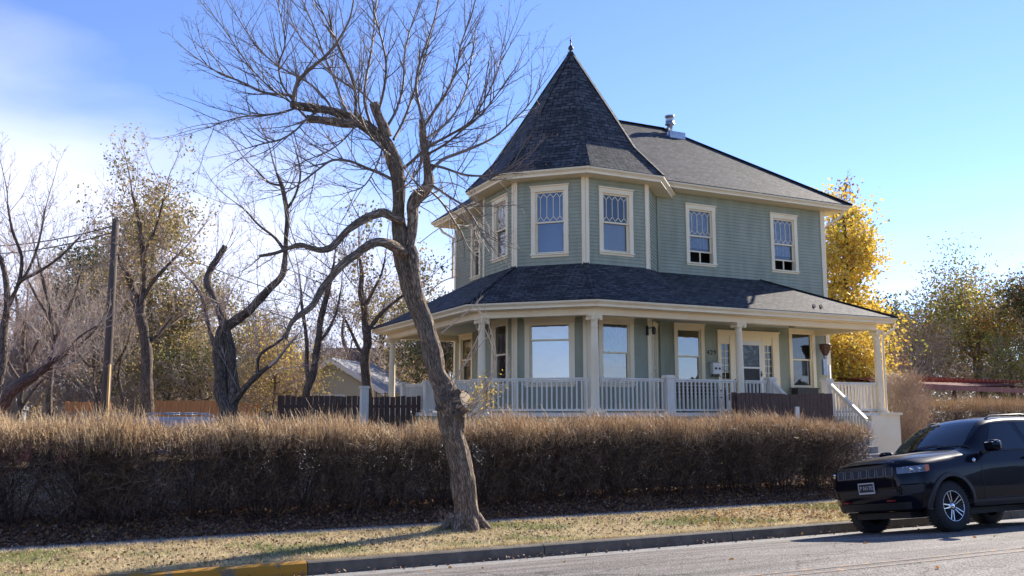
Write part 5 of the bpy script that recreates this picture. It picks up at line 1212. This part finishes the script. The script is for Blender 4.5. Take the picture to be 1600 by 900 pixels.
# plain bungalows on the near side of the street, seen only as reflections
for i,(x,y,w_,h_,wl,rf) in enumerate(OPP):
    o=gable('bungalow',['red brick','cream','blue-grey','second red brick'][i]+' bungalow across the street behind the camera',x,y,9,w_,h_,2.2,wl,rf,R(90) if False else math.pi,.1,False)
# rust red shelter
p0=at(1418,640,36); p1=at(1585,640,44); dv=(p1-p0); L_=math.hypot(dv.x,dv.y); an=math.atan2(dv.y,dv.x)
t=thing('shelter','low rust-red metal shelter with a sloping slatted roof beyond the second hedge','shelter',(p0.x,p0.y,.6),an)
zt=at(1430,592,36).z-.6
b=MB(); b.face([(-.4,-.6,zt-.35),(L_,-.6,zt-.1),(L_,2.8,zt+.25),(-.4,2.8,zt+.1)]); b.face([(-.4,-.6,zt-.29),(L_,-.6,zt-.04),(L_,2.8,zt+.31),(-.4,2.8,zt+.16)]); b.box(-.4,L_,-.64,-.6,zt-.42,zt-.2); b.build('roof',M['redwood'],t)
for i in range(24):
    b=MB(); x=L_*i/24; b.box(x,x+.09,-.62,2.8,zt-.02+.01*i/2.4-.0,zt+.09+.01*i/2.4); b.build('rafter',M['redwood'],t)
b=MB(); b.box(-.2,L_*.62,2.6,2.7,0,zt); b.build('back_panel',M['redwood'],t)
for x in(.2,L_*.3,L_*.55,L_*.75,L_*.97):
    b=MB(); b.box(x,x+.12,-.5,-.38,0,zt-.25); b.build('post',M['wood_dark'],t)
# parked cars behind the hedge (only their roofs show)
def lowcar(name,label,c,rz,m_,Hh,rack=True):
    t=thing(name,label,'car',tuple(c),rz); prof=[(-2.2,.35),(-2.25,.75),(-2.1,.95),(-1.6,1.0),(-1.3,Hh-.1),(-.9,Hh),(.5,Hh+.0),(.8,Hh-.05),(1.45,1.0),(2.15,.88),(2.3,.6),(2.25,.35)]
    b=MB()
    for s0,s1 in ((-.85,.85),):
        n=len(prof)
        for i in range(n-1):
            w0=.85 if prof[i][1]<1.05 else .62; w1=.85 if prof[i+1][1]<1.05 else .62
            b.face([(prof[i][0],-w0,prof[i][1]),(prof[i+1][0],-w1,prof[i+1][1]),(prof[i+1][0],w1,prof[i+1][1]),(prof[i][0],w0,prof[i][1])])
        for s in(-1,1):
            b.face([(x,s*(.85 if z<1.05 else .62),z) for x,z in prof])
    b.build('body',M[m_],t)
    b=MB()
    for s in(-1,1): b.face([(-1.25,s*.80,1.03),(1.3,s*.80,1.03),(.72,s*.66,Hh-.12),(-1.1,s*.66,Hh-.12)])
    b.face([(1.46,-.7,1.02),(1.46,.7,1.02),(.86,.58,Hh-.08),(.86,-.58,Hh-.08)]); b.build('window',M['pane_far'],t)
    for x in(-1.4,1.4):
        for s in(-1,1):
            b=MB(); b.lathe((x,s*.8,.32),[(.2,-.1),(.32,-.09),(.32,.09),(.2,.1)],18,axis='y'); b.build('wheel',M['tyre'],t)
    if rack:
        for s in(-1,1):
            b=MB(); b.tube([(-1.1,s*.55,Hh+.0),(-.95,s*.55,Hh+.09),(.5,s*.55,Hh+.09),(.7,s*.55,Hh+.0)],[.022]*4,6); b.build('roof_rail',M['carsilver'],t)
        for x in(-.35,.15): b=MB(); b.box(x-.1,x+.1,-.5,.5,Hh+.05,Hh+.12); b.build('rack_bar',M['white'],t)
    return t
c=at(290,655,25.5); lowcar('parked_car','silver wagon with a white roof rack, left of the forked tree',(c.x,c.y,.35),face+R(10),'carsilver',at(290,651,25.5).z-.35)
c=at(10,668,22); lowcar('parked_car','red car mostly hidden behind the left end of the hedge',(c.x,c.y,.33),face+R(180),'carred',at(10,661,22).z-.33,False)
# ------------------------------------------------------------------ the black SUV
CW=.97
def suv():
    yl=hY(1477,790,9.86); x_ax=yl.x+.12
    yc=9.86+.80; ang=R(7.6)
    Tm=thing('parked_suv','black SUV with silver split-spoke wheels parked at the kerb','car',(x_ax+.02,yc,-.115))
    Tm.rotation_euler=Matrix.Rotation(math.pi,4,'Z').to_euler()
    # local frame: x forward, y to the driver's side, z up; roll towards the kerb
    Tm.rotation_euler=(Matrix.Rotation(-ang,4,'X')@Matrix.Rotation(math.pi-R(1.0),4,'Z')).to_euler()
    # stations: (x, [(y,z) x9])  bottom centre .. sill, lower, mid, shoulder, belt, inner, roof edge, top centre
    def ZM(z): return z+.02+.10*(z-.4)/1.3
    def st(x,sill,low,mid,sh,belt,inn,redge,top): return [(x+dx,y,ZM(z)) for (y,z,dx) in (sill,low,mid,sh,belt,inn,redge,top)]
    ST=[
     st(.82,(.56,.36,-.10),(.62,.50,-.02),(.66,.66,.02),(.64,.80,.02),(.60,.95,.0),(.50,1.02,-.02),(.30,1.04,.02),(0,1.045,.03)),
     st(.66,(.74,.34,0),(.83,.50,0),(.86,.68,0),(.84,.82,0),(.79,.98,0),(.63,1.07,.02),(.35,1.09,.04),(0,1.095,.05)),
     st(.58,(.86,.34,0),(.95,.52,0),(.965,.72,0),(.95,.88,0),(.88,1.00,0),(.68,1.095,0),(.36,1.12,0),(0,1.125,0)),
     st(.25,(.88,.34,0),(.955,.54,0),(.97,.76,0),(.96,.92,0),(.89,1.045,0),(.69,1.125,0),(.37,1.155,0),(0,1.16,0)),
     st(-.20,(.88,.34,0),(.95,.54,0),(.965,.76,0),(.96,.94,0),(.89,1.085,0),(.70,1.155,0),(.38,1.185,0),(0,1.19,0)),
     st(-.62,(.88,.34,0),(.945,.54,0),(.955,.76,0),(.955,.95,0),(.89,1.11,0),(.72,1.185,0),(.40,1.205,0.03),(0,1.21,.06)),
     st(-.98,(.88,.34,0),(.94,.54,0),(.95,.76,0),(.955,.96,0),(.895,1.125,0),(.745,1.42,0),(.62,1.45,.03),(0,1.475,.08)),
     st(-1.32,(.88,.34,0),(.94,.54,0),(.95,.76,0),(.955,.965,0),(.90,1.13,0),(.715,1.585,0),(.60,1.655,0),(0,1.69,.03)),
     st(-1.75,(.88,.34,0),(.94,.54,0),(.95,.76,0),(.96,.97,0),(.90,1.135,0),(.70,1.63,0),(.59,1.705,0),(0,1.745,0)),
     st(-2.5,(.88,.34,0),(.94,.54,0),(.95,.76,0),(.965,.98,0),(.90,1.145,0),(.70,1.63,0),(.59,1.71,0),(0,1.75,0)),
     st(-3.2,(.88,.36,0),(.94,.56,0),(.96,.78,0),(.965,1.0,0),(.895,1.165,0),(.69,1.60,0),(.58,1.68,0),(0,1.72,0)),
     st(-3.7,(.80,.40,0),(.88,.58,0),(.92,.80,0),(.91,1.0,0),(.84,1.19,0),(.66,1.50,.1),(.55,1.60,.1),(0,1.64,.1)),
     st(-3.88,(.70,.42,0),(.80,.60,0),(.82,.80,0),(.80,.98,0),(.74,1.18,.02),(.60,1.40,.1),(.5,1.5,.14),(0,1.52,.14)),
    ]
    V=[];Fc=[];K=8; W_=2*K-1
    for s in ST:
        row=[(x,y,z) for x,y,z in s]+[(x,-y,z) for x,y,z in s[-2::-1]]; V+=row
    for i in range(len(ST)-1):
        for j in range(W_-1): a=i*W_+j; Fc.append((a,a+1,a+W_+1,a+W_))
    # front cap: strips between mirrored points, with a grille plane
    def cap(i,flip):
        o=i*W_
        for j in range(K-1):
            l0=o+j;l1=o+j+1;r0=o+W_-1-j;r1=o+W_-2-j
            q=(l0,l1,r1,r0) if l1!=r1 else (l0,l1,r0)
            Fc.append(q if not flip else q[::-1])
    cap(0,True); cap(len(ST)-1,False)
    for i in range(len(ST)-1): a=i*W_; Fc.append((a,a+W_,a+W_+W_-1,a+W_-1))
    me=bpy.data.meshes.new('body'); me.from_pydata(V,[],Fc); me.materials.append(M['paint_black']); me.update()
    body=bpy.data.objects.new('body',me); COL.objects.link(body)
    import bmesh
    bm=bmesh.new(); bm.from_mesh(me); bmesh.ops.recalc_face_normals(bm,faces=bm.faces); 
    cl=bm.edges.layers.float.get('crease_edge') or bm.edges.layers.float.new('crease_edge')
    for e in bm.edges:
        a,c=e.verts[0].index,e.verts[1].index; ja,jc=a%W_,c%W_; ia,ic=a//W_,c//W_
        def jj(j): return j if j<K else W_-1-j
        if jj(ja)==jj(jc):
            k=jj(ja)
            if k==4 and ia>=4: e[cl]=.65     # belt line
            elif k==4: e[cl]=.3
            elif k==3: e[cl]=.35
            elif k==0: e[cl]=.9
            elif k==5 and 5<=ia<=11: e[cl]=.6
        if ia==ic and ia==5 and jj(ja)>=5 and jj(jc)>=5: e[cl]=.8   # cowl
        if ia==ic and ia==0: e[cl]=.45
        if ia==ic and ia==7 and jj(ja)>=5 and jj(jc)>=5: e[cl]=.3
    bm.to_mesh(me); bm.free()
    md=body.modifiers.new('s','SUBSURF'); md.levels=3; md.render_levels=3
    dg=bpy.context.evaluated_depsgraph_get(); ev=body.evaluated_get(dg); me2=bpy.data.meshes.new_from_object(ev); me2.name='body'
    bm=bmesh.new(); bm.from_mesh(me2); bvh=BVHTree.FromBMesh(bm)
    bm.free(); body.modifiers.clear(); body.data=me2; me2.materials.clear(); me2.materials.append(M['paint_black'])
    for p in me2.polygons: p.use_smooth=True
    # wheel wells by boolean
    cut=MB()
    for xw in(0,-2.915):
        for s in(-1,1):
            pr=[(.001,s*.55),(.445,s*.55),(.445,s*1.2),(.001,s*1.2)] ; cut.lathe((xw,0,.41),pr,40,axis='y')
            cut_b=1
    co=cut.build('cutter',M['trim_black']); 
    bm=bmesh.new(); bm.from_mesh(co.data); bmesh.ops.remove_doubles(bm,verts=bm.verts,dist=.0005); bmesh.ops.recalc_face_normals(bm,faces=bm.faces); bm.to_mesh(co.data); bm.free()
    bo=body.modifiers.new('b','BOOLEAN'); bo.operation='DIFFERENCE'; bo.object=co; bo.solver='EXACT'
    dg=bpy.context.evaluated_depsgraph_get(); me3=bpy.data.meshes.new_from_object(body.evaluated_get(dg)); body.modifiers.clear(); body.data=me3; me3.name='body'
    if len(me3.polygons)<500: body.data=me2
    bpy.data.objects.remove(co)
    for p in body.data.polygons: p.use_smooth=True
    body.parent=Tm
    def hit(o,d):
        h=bvh.ray_cast(Vector(o),Vector(d).normalized()); return h[0],h[1]
    def side(x,z,off=.004,s=1):
        z=ZM(z); p,n=hit((x,s*3,z),(0,-s,0)); 
        return (p+n*off) if p else Vector((x,s*.9,z))
    def front(y,z,off=.004):
        z=ZM(z); p,n=hit((3,y,z),(-1,0,0)); return (p+n*off) if p else Vector((.8,y,z))
    def topd(x,y,off=.004):
        p,n=hit((x,y,4),(0,0,-1)); return (p+n*off) if p else Vector((x,y,1))
    def patch(fn,c4_,nu,nv,name,m_,parent=None,off=.004,thick=0):
        (a,b_,c_,d_)=c4_; b=MB(); G=[]
        for j in range(nv+1):
            v_=j/nv; row=[]
            for i in range(nu+1):
                u=i/nu; q=[(1-v_)*((1-u)*a[k]+u*b_[k])+v_*((1-u)*d_[k]+u*c_[k]) for k in range(2)]; row.append(fn(q[0],q[1],off))
            G.append(row)
        for j in range(nv):
            for i in range(nu): b.face([G[j][i],G[j][i+1],G[j+1][i+1],G[j+1][i]])
        return b.build(name,M[m_],parent or Tm,True)
    def line(fn,pts,w_,name,m_,parent=None,off=.003,n=14):
        b=MB(); P=[]
        for (p,q) in zip(pts,pts[1:]):
            for i in range(n): t=i/n; P.append(fn(p[0]*(1-t)+q[0]*t,p[1]*(1-t)+q[1]*t,off))
        P.append(fn(*pts[-1],off)); b.tube(P,[w_]*len(P),4); return b.build(name,M[m_],parent or Tm)
    # glass
    for s in(1,-1):
        f=lambda x,z,off,s=s: side(x,z,off,s)
        patch(f,((-1.02,1.155),(-2.02,1.165),(-1.90,1.575),(-1.42,1.56)),12,6,'side_window','glass_dark')
        patch(f,((-2.13,1.17),(-2.95,1.18),(-2.85,1.57),(-2.05,1.58)),10,6,'side_window','glass_dark')
        patch(f,((-3.05,1.19),(-3.5,1.2),(-3.35,1.52),(-2.98,1.565)),8,6,'side_window','glass_dark')
        line(f,[(-1.0,1.145),(-2.95,1.16)],.010,'window_trim','trim_black')
    # windscreen: rays from the front and above
    wd_=Vector((-.62,0,-.78)).normalized()
    def wind(y,t_,off):
        o=Vector((-.62+2*.62,y,ZM(1.19)+2*.78))+Vector((-.74,0,.50))*t_; p,n=hit(o,wd_); return (p+n*off) if p else Vector((-.9,y,1.4))
    patch(wind,((-.72,.03),(.72,.03),(.60,.97),(-.60,.97)),16,10,'windscreen','glass_clear')
    for y in(-.3,.25):
        b=MB(); P=[wind(y+.55*i/6,.06+.05*i/6*(1 if i else 0),.018) for i in range(7)]; b.tube(P,[.009]*7,4); b.build('wiper',M['trim_black'],Tm)
    # interior behind the windscreen: dashboard and seats
    # front: grille slots, lamps, bumper trims
    gy=[-.51,-.34,-.17,0,.17,.34,.51]
    gr=patch(front,((-.60,.83),(.60,.83),(.61,.965),(-.61,.965)),16,3,'grille','trim_black',off=.002)
    for y in gy: 
        patch(front,((y-.055,.85),(y+.055,.85),(y+.06,.95),(y-.06,.95)),2,2,'slot','plate_dark',gr,off=.006)
        P=[front(y-.062,.843,.010),front(y+.062,.843,.010),front(y+.067,.957,.010),front(y-.067,.957,.010),front(y-.062,.843,.010)]
        b=MB(); b.tube(P,[.008]*5,4); b.build('slot_rim',M['slot_rim'],gr)
    patch(front,((-.70,.56),(.70,.56),(.66,.66),(-.66,.66)),16,3,'lower_grille','trim_black',off=.002)
    patch(front,((-.72,.37),(.72,.37),(.74,.47),(-.74,.47)),16,3,'skid_plate','trim_black',off=.012)
    for s in(1,-1):
        # headlamp wraps round the corner: cast rays towards the car axis
        def lamp(a_,z,off,s=s):
            z=ZM(z); d=Vector((-math.cos(a_),-s*math.sin(a_),0)); p,n=hit(Vector((.35,s*.55,z))-d*2,d); return (p+n*off) if p else Vector((.7,s*.8,z))
        hl=patch(lamp,((R(12),.862),(R(72),.875),(R(80),.975),(R(10),.955)),12,4,'headlight','lamp_glass',off=.006)
        patch(lamp,((R(66),.875),(R(76),.885),(R(82),.968),(R(68),.962)),3,3,'turn_signal','amber',hl,off=.010)
        q=lamp(R(38),.915,.012); b=MB(); b.lathe(q,[(.036,-.02),(.036,.004),(.02,.01)],14,axis='x'); b.build('projector',M['chrome'],hl,True)
        q=lamp(R(55),.92,.012); b=MB(); b.lathe(q,[(.026,-.02),(.026,.004),(.014,.01)],14,axis='x'); b.build('projector',M['chrome'],hl,True)
        fr_=patch(lamp,((R(10),.56),(R(58),.60),(R(62),.71),(R(16),.71)),8,3,'fog_lamp_recess','trim_black',off=.003); b=MB(); P=[lamp(*c_,.008) for c_ in ((R(10),.56),(R(34),.57),(R(58),.60),(R(62),.71),(R(40),.71),(R(16),.71),(R(10),.56))]; b.tube(P,[.010]*7,5); b.build('recess_edge',M['paint_black'],fr_)
        q=front(s*.46,.50,.02); b=MB(); b.tube([q+Vector((-.02,-.06,0)),q+Vector((.03,-.05,0)),q+Vector((.03,.05,0)),q+Vector((-.02,.06,0))],[.014]*4,8); b.build('tow_hook',M['red'],Tm)
    # licence plate
    q=front(.04,.70,.02); pl_=MB(); pl_.box(q.x-.002,q.x+.012,q.y-.165,q.y+.165,.645,.82); plate=pl_.build('licence_plate',M['plate'],Tm); plate['label']='white licence plate with dark border and characters'
    b=MB(); b.box(q.x+.0125,q.x+.0135,q.y-.15,q.y+.15,.672,.802); b.build('plate_field',M['plate_dark'],plate)
    text('LP N1702',.085,facing((q.x+.015,q.y,.735),(0,1,0),(1,0,0)),M['plate'],plate,'plate_text',.001)
    # wheels, flares
    for xw in(0,-2.915):
        for s in(1,-1):
            w=bpy.data.objects.new('wheel',None); COL.objects.link(w); w.parent=Tm; w.location=(xw,s*.80,.388)
            R0=.388; b=MB(); b.lathe((0,0,0),[(.235,-.12),(.30,-.125),(.355,-.115),(R0-.008,-.09),(R0,-.06),(R0,.06),(R0-.008,.09),(.355,.115),(.30,.125),(.235,.12)],48,axis='y',caps=False)
            for i in range(44):
                a_=i*2*math.pi/44; 
                for yy in(-.085,.085): 
                    b.box(-.013,.013,yy-.03,yy+.03,R0-.006,R0+.003,0,Matrix.Rotation(a_+(.07 if yy>0 else 0),4,'Y'))
            b.build('tyre',M['tyre'],w,True)
            b=MB(); o=s*.085; b.lathe((0,0,0),[(.238,o),(.232,o+s*.03),(.218,o+s*.03),(.214,o-s*.06),(.10,o-s*.07),(.001,o-s*.07)],48,axis='y',caps=False); b.build('rim',M['rim_dark'],w,True)
            b=MB(); b.lathe((0,0,0),[(.237,o+s*.024),(.235,o+s*.034),(.224,o+s*.033),(.222,o+s*.02)],48,axis='y',caps=False); b.build('rim_lip',M['rim_bright'],w,True)
            b=MB()
            for k in range(5):
                a_=2*math.pi*k/5+.3
                for e_ in(-1,1):
                    a0=a_+e_*.26; a1=a_+e_*.16
                    p0=Vector((math.sin(a0)*.065,o+s*.006,math.cos(a0)*.065)); p1=Vector((math.sin(a1)*.22,o+s*.024,math.cos(a1)*.22)); b.bar(p0,p1,.015,.016,up=(0,s,0))
            b.build('spokes',M['rim_bright'],w)
            b=MB(); b.lathe((0,0,0),[(.055,o-s*.02),(.055,o+s*.012),(.03,o+s*.02),(.001,o+s*.02)],20,axis='y'); b.build('hub_cap',M['chrome'],w,True)
            # flare
            b=MB(); P=[];n=26
            for i in range(n+1):
                a_=R(-28)+(R(208)+R(0))*i/n; x=xw+math.cos(a_)*.475; z=.41+math.sin(a_)*.455
                zz=max(z,.36); yq=side(min(x,.86),min(max(zz,.38),.98),.0,s).y
                P.append((x,yq,zz))
            for (p,q_) in zip(P,P[1:]):
                cc=Vector((xw,0,.41))
                def ins(v,f): return (xw+(v[0]-xw)*f,v[1],.41+(v[2]-.41)*f)
                o1=.022*s
                A1=ins(p,1.12);A2=ins(q_,1.12);B1=ins(p,1.08);B2=ins(q_,1.08);C1=ins(p,.95);C2=ins(q_,.95)
                def Y(v,dy): return (v[0],v[1]+dy,v[2])
                b.face([Y(A1,-.02*s),Y(A2,-.02*s),Y(B2,o1),Y(B1,o1)]); b.face([Y(B1,o1),Y(B2,o1),Y(C2,o1*1.1),Y(C1,o1*1.1)]); b.face([Y(C1,o1*1.1),Y(C2,o1*1.1),Y(C2,-.12*s),Y(C1,-.12*s)])
            b.build('wheel_arch_flare',M['trim_black'],Tm,True)
    # lines: doors, bonnet, sill
    for s in(1,-1):
        f=lambda x,z,off,s=s: side(x,z,off,s)
        line(f,[(-.74,.46),(-.73,.8),(-.80,1.12)],.0045,'door_gap','trim_black',off=0)
        line(f,[(-2.08,.46),(-2.08,1.14)],.0045,'door_gap','trim_black',off=0)
        line(f,[(-3.0,.95),(-3.05,1.15)],.0045,'door_gap','trim_black',off=0)
        line(f,[(-.74,.46),(-2.4,.46)],.0045,'door_gap','trim_black',off=0)
        patch(f,((-.5,.36),(-2.42,.36),(-2.42,.45),(-.5,.45)),20,2,'sill_cladding','trim_black',off=.015)
        for xh in(-1.88,-2.75):
            q=side(xh,1.02,.03,s); b=MB(); b.tube([q+Vector((-.09,-s*.02,0)),q+Vector((-.07,s*.012,0)),q+Vector((.07,s*.012,0)),q+Vector((.09,-s*.02,0))],[.014]*4,8); b.build('door_handle',M['paint_black'],Tm,True)
        q=side(-.62,1.01,.004,s); b=MB(); b.lathe((q.x,q.y-.0*s,q.z),[(.034,-.004*s),(.034,.006*s),(.001,.008*s)],18,axis='y'); b.build('fender_badge',M['chrome'],Tm,True)
        # door mirror
        c=Vector((-.93,s*1.09,1.29)); b=MB()
        sec=[(-.10,.06,.05),(-.06,.115,.085),(0,.13,.095),(.06,.12,.085),(.10,.07,.05)]
        rings=[]
        for dx,wy,wz in sec:
            rings.append([(c.x+dx+.0,c.y+math.copysign(abs(math.cos(a_))**.6,math.cos(a_))*wy,c.z+math.copysign(abs(math.sin(a_))**.6,math.sin(a_))*wz) for a_ in [i*math.pi/8 for i in range(16)]])
        for r0_,r1_ in zip(rings,rings[1:]):
            for j in range(16): b.face([r0_[j],r0_[(j+1)%16],r1_[(j+1)%16],r1_[j]])
        b.face(rings[0]);b.face(rings[-1]); mir=b.build('door_mirror',M['paint_black'],Tm,True)
        b=MB(); b.bar((c.x,c.y-s*.06,c.z-.07),(c.x+.02,s*.88,1.20),.06,.05,up=(1,0,0)); b.build('mirror_arm',M['trim_black'],mir)
        b=MB(); b.tube([(c.x+.09,c.y-.07*s,c.z+.055),(c.x+.085,c.y+.07*s,c.z+.05),(c.x+.03,c.y+.125*s,c.z+.045)],[.007]*3,5); b.build('mirror_strip',M['chrome'],mir)
        # roof rail
        b=MB(); P=[topd(x,s*.60,.0) for x in(-1.5,-1.62,-2.4,-3.3,-3.45)]; P=[p+Vector((0,0,h)) for p,h in zip(P,(.0,.045,.05,.045,0))]; b.tube(P,[.016]*5,8); b.build('roof_rail',M['rim_dark'],Tm,True)
        line(lambda x,y,off: topd(x,y,off),[(.74,s*.62),(.3,s*.77),(-.55,s*.80)],.004,'bonnet_gap','trim_black',off=0)
        tl=patch(f,((-3.72,1.0),(-3.5,1.0),(-3.5,1.14),(-3.68,1.14)),3,3,'tail_lamp','red')
    line(lambda y,x,off: topd(x,y,off),[(-.62,.74),(.62,.74)],.004,'bonnet_gap','trim_black',off=0)
    patch(lambda x,y,off: topd(x,y,off),((.35,-.42),(.35,.42),(-.40,.40),(-.40,-.40)),6,10,'bonnet_decal','decal_black',off=.002)
    # windscreen surround and under tray
    b=MB(); b.box(-3.4,.55,-.55,.55,.24,.34); b.build('underbody',M['trim_black'],Tm)
    b=MB(); b.tube([(-.0,-.7,.388),(-.0,.7,.388)],[.04]*2,8); b.tube([(-2.915,-.7,.388),(-2.915,.7,.388)],[.05]*2,8); b.build('axle',M['trim_black'],Tm)
    return Tm
M['lamp_glass']=mat('headlamp_lens',(.10,.115,.14),.06,(.40,.45,.52),22,coat=1,spec=.8,lo=.55,hi=.7)
M['slot_rim']=mat('satin_slot_rim',(.16,.16,.17),.35,metal=.6)
M['decal_black']=mat('matte_bonnet_decal',(.006,.0065,.008),.55)
SUV=suv()
# repeats of one kind carry the same group
GR={'bare_tree':'leafless trees','leafy_tree':'thinly leaved trees behind the hedge and house','evergreen_tree':'dark evergreen trees in the background','cedar_fence':'orange cedar fence panels','picket_fence':'grey picket fences','dark_fence':'dark board fences','privet_hedge':'bare-twig hedges','parked_car':'cars behind the hedge','leafy_bush':'autumn bushes behind the fences','bungalow':'bungalows across the street'}
for o in list(COL.objects):
    if o.parent is None and 'label' in o:
        k=o.name.split('.')[0]
        if k in GR and 'group' not in o: o['group']=GR[k]
# ------------------------------------------------------------------ light and sky
SAZ=19.5;SEL=29.5
sd=Vector((math.cos(R(SEL))*math.cos(R(SAZ)),math.cos(R(SEL))*math.sin(R(SAZ)),math.sin(R(SEL))))
sun=bpy.data.objects.new('sun',bpy.data.lights.new('sun','SUN')); COL.objects.link(sun); sun.data.energy=4.9; sun.data.angle=R(.53); sun.data.color=(1,.91,.78)
sun.rotation_euler=(-sd).to_track_quat('-Z','Y').to_euler(); sun.location=(20,20,30)
wd=bpy.data.worlds.new('World'); S.world=wd; wd.use_nodes=True; nt=wd.node_tree; nt.nodes.clear(); L=nt.links
out=N(nt,'ShaderNodeOutputWorld'); bg=N(nt,'ShaderNodeBackground'); bg.inputs['Strength'].default_value=.13; L.new(bg.outputs[0],out.inputs[0])
sky=N(nt,'ShaderNodeTexSky',sky_type='NISHITA'); sky.sun_disc=False; sky.sun_elevation=R(SEL); sky.sun_rotation=R(90-SAZ); sky.altitude=1800; sky.air_density=1.; sky.dust_density=.0; sky.ozone_density=1.5
tc=N(nt,'ShaderNodeTexCoord')
def dirv(px,py): r=ray(px,py); return r.normalized()
def dotn(v):
    n=N(nt,'ShaderNodeVectorMath',operation='DOT_PRODUCT'); n.inputs[1].default_value=tuple(v); L.new(tc.outputs['Generated'],n.inputs[0]); return n.outputs['Value']
def math_(op,a,b,c=None,clamp=False):
    n=N(nt,'ShaderNodeMath',operation=op); n.use_clamp=clamp
    for i,q in enumerate((a,b,c)):
        if q is None: continue
        if isinstance(q,(int,float)): n.inputs[i].default_value=q
        else: L.new(q,n.inputs[i])
    return n.outputs[0]
mp=N(nt,'ShaderNodeMapping'); mp.inputs['Scale'].default_value=(1,1,2.6); mp.inputs['Rotation'].default_value=(R(14),R(-10),0); L.new(tc.outputs['Generated'],mp.inputs[0])
n1=N(nt,'ShaderNodeTexNoise'); n1.inputs['Scale'].default_value=2.1; n1.inputs['Detail'].default_value=7; n1.inputs['Roughness'].default_value=.5; n1.inputs['Distortion'].default_value=.4; L.new(mp.outputs[0],n1.inputs['Vector'])
# cloud bank lying below a slanted great circle, on the left
nrm=dirv(-120,40).cross(dirv(820,400)).normalized()
if nrm.z>0: nrm=-nrm
f=math_('MULTIPLY_ADD',dotn(nrm),7.0,0.24); f=math_('ADD',f,math_('MULTIPLY_ADD',n1.outputs['Fac'],2.0,-.9))
left=math_('MULTIPLY_ADD',dotn(-RT),4.5,.85,True)
f=math_('MULTIPLY',math_('MAXIMUM',math_('MINIMUM',f,1),0),left)
# thin low cloud everywhere near the horizon
el=dotn((0,0,1)); n2=N(nt,'ShaderNodeTexNoise'); n2.inputs['Scale'].default_value=3.4; n2.inputs['Detail'].default_value=6
m2=N(nt,'ShaderNodeMapping'); m2.inputs['Scale'].default_value=(1,1,5); m2.inputs['Location'].default_value=(.7,.2,.1); L.new(tc.outputs['Generated'],m2.inputs[0]); L.new(m2.outputs[0],n2.inputs['Vector'])
low=math_('MULTIPLY_ADD',el,-5.0,1.25,True); g_=math_('MULTIPLY',low,math_('MULTIPLY_ADD',n2.outputs['Fac'],4.0,-1.75,True))
tot=math_('MAXIMUM',math_('MULTIPLY',f,.82),math_('MULTIPLY',g_,.5),None,True)
tint=N(nt,'ShaderNodeMix',data_type='RGBA',blend_type='MULTIPLY'); tint.inputs[0].default_value=1; L.new(sky.outputs[0],tint.inputs[6]); tint.inputs[7].default_value=(.74,.79,1.05,1)
mixc=N(nt,'ShaderNodeMix',data_type='RGBA'); L.new(tot,mixc.inputs[0]); L.new(tint.outputs[2],mixc.inputs[6]); mixc.inputs[7].default_value=(4.7,4.9,6.0,1)
L.new(mixc.outputs[2],bg.inputs['Color'])
v=S.view_settings; v.view_transform='Standard'; v.look='None'; v.exposure=1.0; v.gamma=1
S.render.engine='CYCLES'
